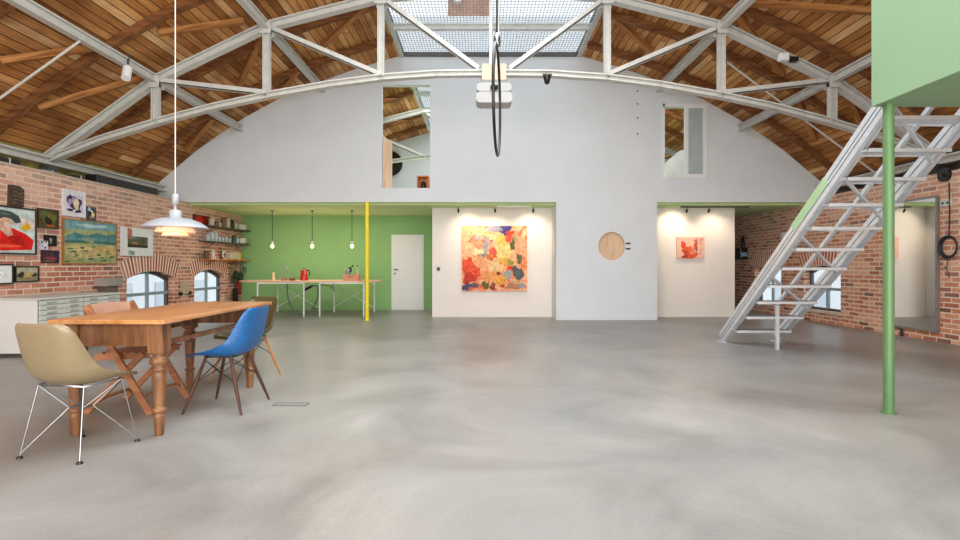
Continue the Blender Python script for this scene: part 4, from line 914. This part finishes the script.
b = MB(); n = 28; b.add([(0, .11*math.cos(2*PI*k/n), .17*math.sin(2*PI*k/n)) for k in range(n)]+[(.02, .13*math.cos(2*PI*k/n), .19*math.sin(2*PI*k/n)) for k in range(n)]+[(.01, .10*math.cos(2*PI*k/n), .15*math.sin(2*PI*k/n)) for k in range(n)], [(k,(k+1) % n,n+(k+1) % n,n+k) for k in range(n)]+[(n+k,n+(k+1) % n,2*n+(k+1) % n,2*n+k) for k in range(n)]+[tuple(2*n+k for k in range(n))], mat('platter', '#8f8a6a', .5), True); b.build('dish', plate_)
# hanging pans at the wall end
t = thing('pan_rail', 'dark rail under the shelves at the kitchen corner', 'rail', (XL, 13.15, 1.22)); MB().tube([(.16,-.35,0),(.16,.35,0)], .008, STEELD).tube([(0,-.3,0),(.16,-.3,0)], .008, STEELD).tube([(0,.3,0),(.16,.3,0)], .008, STEELD).build('bar', t)
for i, (y, z, r, m, lab) in enumerate(((12.95, .92, .11, BLACK, 'black frying pan hanging in the kitchen corner, left'), (13.2, .86, .13, BLACKR, 'black frying pan hanging in the kitchen corner, right'), (13.42, 1.05, .08, CHROME, 'shiny small ladle pan hanging nearest the green wall'))):
    t = thing('frying_pan', lab, 'pan', (XL+.17, y, z), group='pans hanging in the kitchen corner')
    MB().tube([(-.02,0,0),(.02,0,0)], r, m, n=24).build('pan_body', t); MB().tube([(0,0,r*.9),(0,0,1.22-z)], .009, m).build('handle', t)
for i, (z, c) in enumerate(((.45, '#241d18'), (.62, '#8a2f22'))):
    t = thing('apron_cloth', ['dark cloth hanging below the pans', 'dull red cloth hanging below the pans'][i], 'cloth', (XL+.1, 13.1+.18*i, z)); MB().box(-.05,-.08,-.2,.03,.08,.15, mat('cloth_%d' % i, c, .95, var=.2)).build('cloth', t, bevel=.015); MB().tube([(0,0,.15),(-.08,0,.2)], .008, STEELD).build('hook', t)

# niche ceiling spots
for i, px in enumerate((458.5, 495, 533)):
    x = (px-CX)*11.55/F; t = thing('track_spotlight', ['leftmost', 'middle', 'rightmost'][i]+' tiny black spotlight above the large orange painting', 'light', (x, 11.5, 2.35), group='spotlights above the large painting')
    MB().tube([(0,.02,-.01),(0,-.02,.06)], .022, BLACK, n=12).build('lamp_head', t); MB().tube([(0,0,.05),(0,0,.11)], .006, BLACK).build('stem', t)
o = MB().box(-.37,-.02,-.03,.37,.03,0, WPAINT).build('linear_light', loc=((513.5-CX)*11.5/F, 11.32, 2.46)); tag(o, 'short white strip light on the ceiling of the left niche', 'light')
t = thing('light_track', 'thin dark track on the ceiling of the right niche', 'track', (5.0, 11.4, 2.46)); MB().box(-.6,-.015,-.03,.9,.015,0, STEELD).build('rail', t)
for i, px in enumerate((686, 708)):
    x = (px-CX)*11.45/F; t = thing('track_spotlight', ['left', 'right'][i]+' tiny black spotlight above the small red painting', 'light', (x, 11.4, 2.34), group='spotlights above the small painting')
    MB().tube([(0,.03,-.01),(0,-.02,.05)], .022, BLACK, n=12).build('lamp_head', t); MB().tube([(0,0,.04),(0,0,.10)], .006, BLACK).build('stem', t)
def spot(loc, tgt, e, ang, blend=.9, col=(1,.80,.58), size=.05):
    l = bpy.data.lights.new('spot', 'SPOT'); l.energy = e; l.spot_size = R(ang); l.spot_blend = blend; l.color = col; l.shadow_soft_size = size
    o = bpy.data.objects.new('niche_spot', l); C.objects.link(o); o.location = loc; o.rotation_euler = (Vector(tgt)-Vector(loc)).to_track_quat('-Z', 'Y').to_euler()
for px in (470, 531): x = (px-CX)*11.3/F; spot((x, 11.22, 2.40), (x+(.05 if px > 500 else -.05), 11.74, 1.75), 27, 100)
spot((.3, 11.25, 2.40), (.3, 11.74, 1.2), 26, 120)
x = (684-CX)*11.3/F; spot((x-.05, 11.25, 2.40), (x-.1, 11.74, 1.9), 30, 100); spot((5.2, 11.25, 2.40), (5.25, 11.74, 1.5), 24, 120)

# ------------------------------------------------------------ right side
t = thing('gallery_box', 'pale mint green gallery platform with solid parapet at upper right', 'platform', (3.10, 4.12, 2.41))
MB().box(0, -3.9, 0, .09, 0, 2.2, MINT).build('parapet', t, bevel=.003)
MB().box(.09, -3.9, 0, XR-3.10-.001, 0, .22, mat('mint_underside', '#7f9c79', .6, var=.03, scale=1.5)).build('underside', t)
t = thing('round_post', 'green round steel post holding up the mint platform', 'post', ((888.6-CX)*4.06/F, 4.06, 0))
MB().tube([(0,0,.01),(0,0,2.409)], .037, POSTG, n=28).build('shaft', t); MB().lathe([(.055,0),(.055,.01)], POSTG, n=28).build('base_plate', t)

# aluminium stair
YF, SL = 7.9, .806
AX0, AX1 = 3.67, 4.50
t = thing('metal_stair', 'steep silver aluminium stair rising to the mint platform', 'stair', ((AX0+AX1)/2, YF, 0))
HWx = (AX1-AX0)/2
dY, dZ = -1/math.hypot(1, SL), SL/math.hypot(1, SL)
def sp(t_, off=0): # point on slope at horizontal run t_, offset along the perpendicular
    return (-t_+off*dZ*-1*-1*0 - off*(-dZ)*-1*0, 0)
TOPR = 3.74
for s in (-1, 1):
    x = s*HWx
    a = Vector((x, -.02, .06)); b_ = Vector((x, -TOPR, SL*TOPR+.06))
    r_ = [(-.024,-.085,.024,-.03), (-.024,-.015,.024,.015), (-.024,.03,.024,.085)]
    st_ = MB().beam(a, b_, r_, ALU).beam(a, b_, [(-.016,-.03,.016,-.015), (-.016,.015,.016,.03)], ALUD).build('stringer', t)
    MB().box(x-.035, -.10, 0, x+.035, .10, .015, ALU).build('foot', t)
o = MB().beam(Vector((-HWx-.001, -1.86, SL*1.86+.06)), Vector((-HWx-.001, -2.44, SL*2.44+.06)), [(-.026,-.014,.026,.087)], mat('pale_green', '#a3c296', .5)).build('green_section', t); o['label'] = 'pale green section of left stringer'  # pale green box laid over part of the left stringer
a = Vector((0, -.75, SL*.75+.02)); b_ = Vector((0, -TOPR, SL*TOPR+.02)); MB().beam(a, b_, [(-.02,-.02,.02,.02)], ALU).build('centre_rail', t)
MB().box(-.02,-.77,0,.02,-.73,SL*.75, ALU).build('prop', t)
for s in (-1, 1):
    a = Vector((s*(HWx-.05), -.15, SL*.15-.02)); b_ = Vector((s*(HWx-.05), -TOPR, SL*TOPR-.02)); MB().beam(a, b_, [(-.015,-.02,.015,.02)], ALU).build('inner_rail', t)
for k in range(13):
    z = .21+.2275*k; r0 = z/SL
    b = MB().box(-HWx+.02, -r0-.16, z-.010, HWx-.02, -r0+.07, z+.010, ALU).box(-HWx+.02, -r0-.165, z-.022, HWx-.02, -r0-.145, z+.012, ALU).box(-HWx+.02, -r0+.055, z-.022, HWx-.02, -r0+.075, z+.012, ALU)
    for g in range(6): b.box(-HWx+.03, -r0-.14+.032*g, z+.012, HWx-.03, -r0-.125+.032*g, z+.016, ALUD)
    if z < 2.95: b.build('tread', t)
for ra, rb in ((1.30,.78),(1.90,1.38),(2.60,2.12),(3.25,2.75)):
    MB().beam(Vector((-HWx+.03, -ra, SL*ra-.04)), Vector((HWx-.03, -rb, SL*rb-.04)), [(-.014,-.014,.014,.014)], ALU).build('cross_brace', t)

# right wall things
def RW(px, py, x=XR): y = x*F/(px-CX); return y, H-(py-CY)*y/F
ya, yb = RW(940, 0)[0], 8.85
t = thing('wall_mirror', 'tall mirror with thin grey metal frame on the right brick wall', 'mirror', (XR, (ya+yb)/2, 1.18), -90)
w_, h_ = yb-ya, 2.08
cmesh('frame', [(-w_/2,-h_/2),(w_/2,-h_/2),(w_/2,h_/2),(-w_/2,h_/2)], [[(-w_/2+.03,-h_/2+.03),(w_/2-.03,-h_/2+.03),(w_/2-.03,h_/2-.03),(-w_/2+.03,h_/2-.03)]], .05, lambda a, b, c: (a, -c, b), mat('mirror_frame', '#8e8c8a', .4, metal=.4), t)
MB().box(-w_/2+.03,-.03,-h_/2+.03,w_/2-.03,-.005,h_/2-.03, MIRROR).build('mirror_glass', t)
y, z = RW(951, 247); t = thing('cable_coil', 'black cable coiled in a ring on the wall beside the mirror', 'cable', (XR-.03, y, z), -90)
b = MB(); 
for q in range(3): b.tube([((.125+.012*q)*math.cos(2*PI*k/28), -.01*q, (.14+.012*q)*math.sin(2*PI*k/28)) for k in range(28)], .012, BLACKR, n=6, closed=True)
b.build('coil', t); MB().tube([(0,0,.15),(.01,0,.55),(0,.0,.95)], .009, BLACKR).build('lead', t)
MB().tube([(-.02,0,-.15),(-.03,0,-.35),(0,0,-.45)], .007, mat('red_lead', '#8c2a22', .5)).build('red_lead', t)
y, z = RW(946, 175); t = thing('wall_fixture', 'black round disc fixture on the brick above the coiled cable', 'fixture', (XR, y, z), -90); MB().tube([(0,0,0),(0,-.05,0)], .10, BLACK, n=20).build('disc', t); MB().lathe([(.02,0),(.03,.04),(0,.05)], BLACK, (0,-.06,-.03), 12).build('knob', t)
y, z = RW(947, 203); t = thing('wall_socket', 'grey socket pair under the black disc on the right wall', 'socket', (XR, y, z), -90); MB().box(-.09,-.03,-.05,.09,0,.05, STEEL).build('body', t, bevel=.004); MB().tube([(-.04,-.03,0),(-.04,-.035,0)], .02, STEELD, n=12).tube([(.04,-.03,0),(.04,-.035,0)], .02, STEELD, n=12).build('outlet', t)
y, z = RW(948, 268); t = thing('wall_socket', 'small beige socket under the cable coil', 'socket', (XR, y, z), -90); MB().box(-.04,-.03,-.05,.04,0,.05, mat('beige_box', '#b9a48e', .7)).build('body', t, bevel=.004); MB().tube([(0,-.03,0),(0,-.036,0)], .02, STEELD, n=12).build('outlet', t)
y = RW(903.5, 0)[0]; t = thing('floor_pipe', 'short black pipe stub at the wall base under the mirror', 'pipe', (XR-.03, y, 0)); MB().tube([(0,0,0),(0,0,.12)], .02, BLACK, n=10).build('pipe', t); MB().lathe([(.028,.0),(.028,.02)], BLACK, n=12).build('collar', t)
y, z = RW(745, 248); t = thing('hanging_bag', 'black bag with blue label hanging on the brick by the right niche', 'bag', (XR, y, z), -90)
MB().box(-.15,-.20,-.30,.15,0,.0, BLACK).build('body', t, bevel=.02); MB().box(.15,-.18,-.22,.156,-.03,-.12, mat('label_blue', '#7fa6c4', .5)).build('blue_patch', t)
MB().tube(curve_pts([(-.1,-.05,0),(-.07,-.06,.2),(.0,-.05,.30),(.07,-.06,.2),(.1,-.05,0)]), .016, BLACK).tube(curve_pts([(-.06,-.08,0),(-.03,-.08,.22),(.03,-.07,.24),(.05,-.08,0)]), .014, BLACK).build('strap', t)
y, z = RW(787, 236); t = thing('wall_lamp', 'small round white wall lamp on the brick behind the stair', 'lamp', (XR, y, z), -90)
MB().tube([(0,0,0),(0,-.03,0)], .09, WPAINT, n=20).build('base', t); b = MB(); b.lathe([(0,-.10),(.06,-.08),(.09,-.03),(.10,0),(.09,.04),(.06,.08),(0,.10)], WARE, (0,-.08,0), 20, 1, .7); b.build('globe', t)
for i, (yy, L, z, c) in enumerate(((7.2, .9, .12, '#242322'), (8.3, .6, .16, '#2b2a28'), (9.3, .5, .1, '#3a332c'))):
    t = thing('ledge_parcel', ['long black roll', 'black case', 'brown bundle'][i]+' lying on the right brick ledge', 'parcel', (7.12, yy, 2.56)); MB().box(-.1,-L/2,0,.1,L/2,z, mat('rp_%d' % i, c, .7, var=.2)).build('body', t, bevel=.02); MB().box(-.104,-.02,0,.104,.02,z+.004, STEELD).build('strap', t)

# ------------------------------------------------------------ outside
FAC = mat('facade_plaster', '#eceef0', .9, var=.05); FGL = mat('facade_glass', '#c3ccd4', .2, var=.1); FBK = mat('facade_brick', '#b98a74', .9, var=.2, scale=3)
for s, x, lab in ((-1, -15.5, 'left'), (1, 16.5, 'right')):
    t = thing('building', f'pale building outside beyond the {lab} arched windows', 'building', (x, 16, -6))
    MB().box(-.5 if s > 0 else -3, -22, 0, 3 if s > 0 else .5, 30, 11, FAC).build('facade', t)
    xx = -.5 if s > 0 else .5
    for k in range(10):
        for r_ in range(1):
            MB().box(xx-s*.03-.01, -10+k*3, 5.2, xx-s*.03+.01, -8.6+k*3, 6.4, FGL).build('window', t)
struct(MB().box(-60, -40, -6.2, 60, 90, -6, mat('street_ground', '#b8bab8', .95, var=.1)).build('ground'))
t = thing('neighbour_house', 'white rear house with a red brick upper block seen through the skylight', 'building', (0, 21, -6))
MB().box(-4.5,-.5,0,5.5,4,17.0, FAC).build('rendered_wall', t); MB().box(-1.27,-.5,17.0,.43,2,26, FBK).build('brick_block', t); MB().box(-1.37,-.6,26,.53,2.1,26.3, FAC).build('coping', t)
MB().box(-1.0,-.9,17.4,-.75,-.7,20.5, FAC).box(-1.25,-.9,20.2,-.5,-.7,20.8, FAC).build('flue', t)

# ------------------------------------------------------------ world and lights
w = bpy.data.worlds.new('World'); bpy.context.scene.world = w; w.use_nodes = True; nt = w.node_tree; bg = nt.nodes['Background']
tc = N(nt, 'ShaderNodeTexCoord'); no = N(nt, 'ShaderNodeTexNoise'); no.inputs['Scale'].default_value = 3; no.inputs['Detail'].default_value = 5; nt.links.new(tc.outputs['Generated'], no.inputs['Vector'])
r = ramp(nt, [(.35, '#e0e9f2'), (.65, '#f8f9fa')]); nt.links.new(no.outputs['Fac'], r.inputs[0]); nt.links.new(r.outputs[0], bg.inputs[0]); bg.inputs[1].default_value = 2.0
def area(name, loc, rot, sx, sy, e, col=(1,1,1)):
    l = bpy.data.lights.new(name, 'AREA'); l.shape = 'RECTANGLE'; l.size = sx; l.size_y = sy; l.energy = e; l.color = col
    o = bpy.data.objects.new(name, l); C.objects.link(o); o.location = loc; o.rotation_euler = rot; return o
area('skylight_boost', (.2, 3.2, 5.5), (0, 0, 0), 3.4, 7.5, 420, (.96, .98, 1))  # unseen area lamp below the glass, added to boost the daylight
area('front_fill', (.2, -2.6, 2.3), (R(90), 0, 0), 12, 3.6, 540, (1, .98, .96))  # broad soft fill added behind the camera, no fixture there
area('roof_fill', (.2, -1.2, .5), (R(140), 0, 0), 7, 1.5, 230, (1, .96, .9))  # low lamp out of view, added to brighten the roof boards

area('kitchen_fill', (-3.6, 12.0, 2.45), (0, 0, 0), 3.5, 1.2, 24, (1, .95, .85))  # fill added under the kitchen ceiling besides the hanging bulbs
area('attic_front_fill', (4.2, 11.6, 5.0-.2), (R(35), 0, 0), 1.2, .4, 14)  # small added lamp behind the right wall opening, not a fixture
area('attic_fill', (0, 14, 5.4), (0, 0, 0), 9, 4, 260)  # lamp put in to lift the dark attic, no real fitting
area('corridor_fill', (6.3, 12.6, 2.47), (0, 0, 0), .8, 2.5, 34)  # extra fill added because the right corridor was too dark

cam = bpy.data.cameras.new('camera'); co = bpy.data.objects.new('camera', cam); C.objects.link(co); bpy.context.scene.camera = co
cam.sensor_width = 36; cam.lens = F/960*36; co.location = (0, 0, H); co.rotation_euler = (R(90), 0, 0)
cam.shift_y = (CY-270)/960
cam.clip_end = 300; cam.clip_start = .05
sc = bpy.context.scene
sc.view_settings.view_transform = 'Standard'; sc.view_settings.look = 'None'; sc.view_settings.exposure = .07; sc.view_settings.gamma = 1
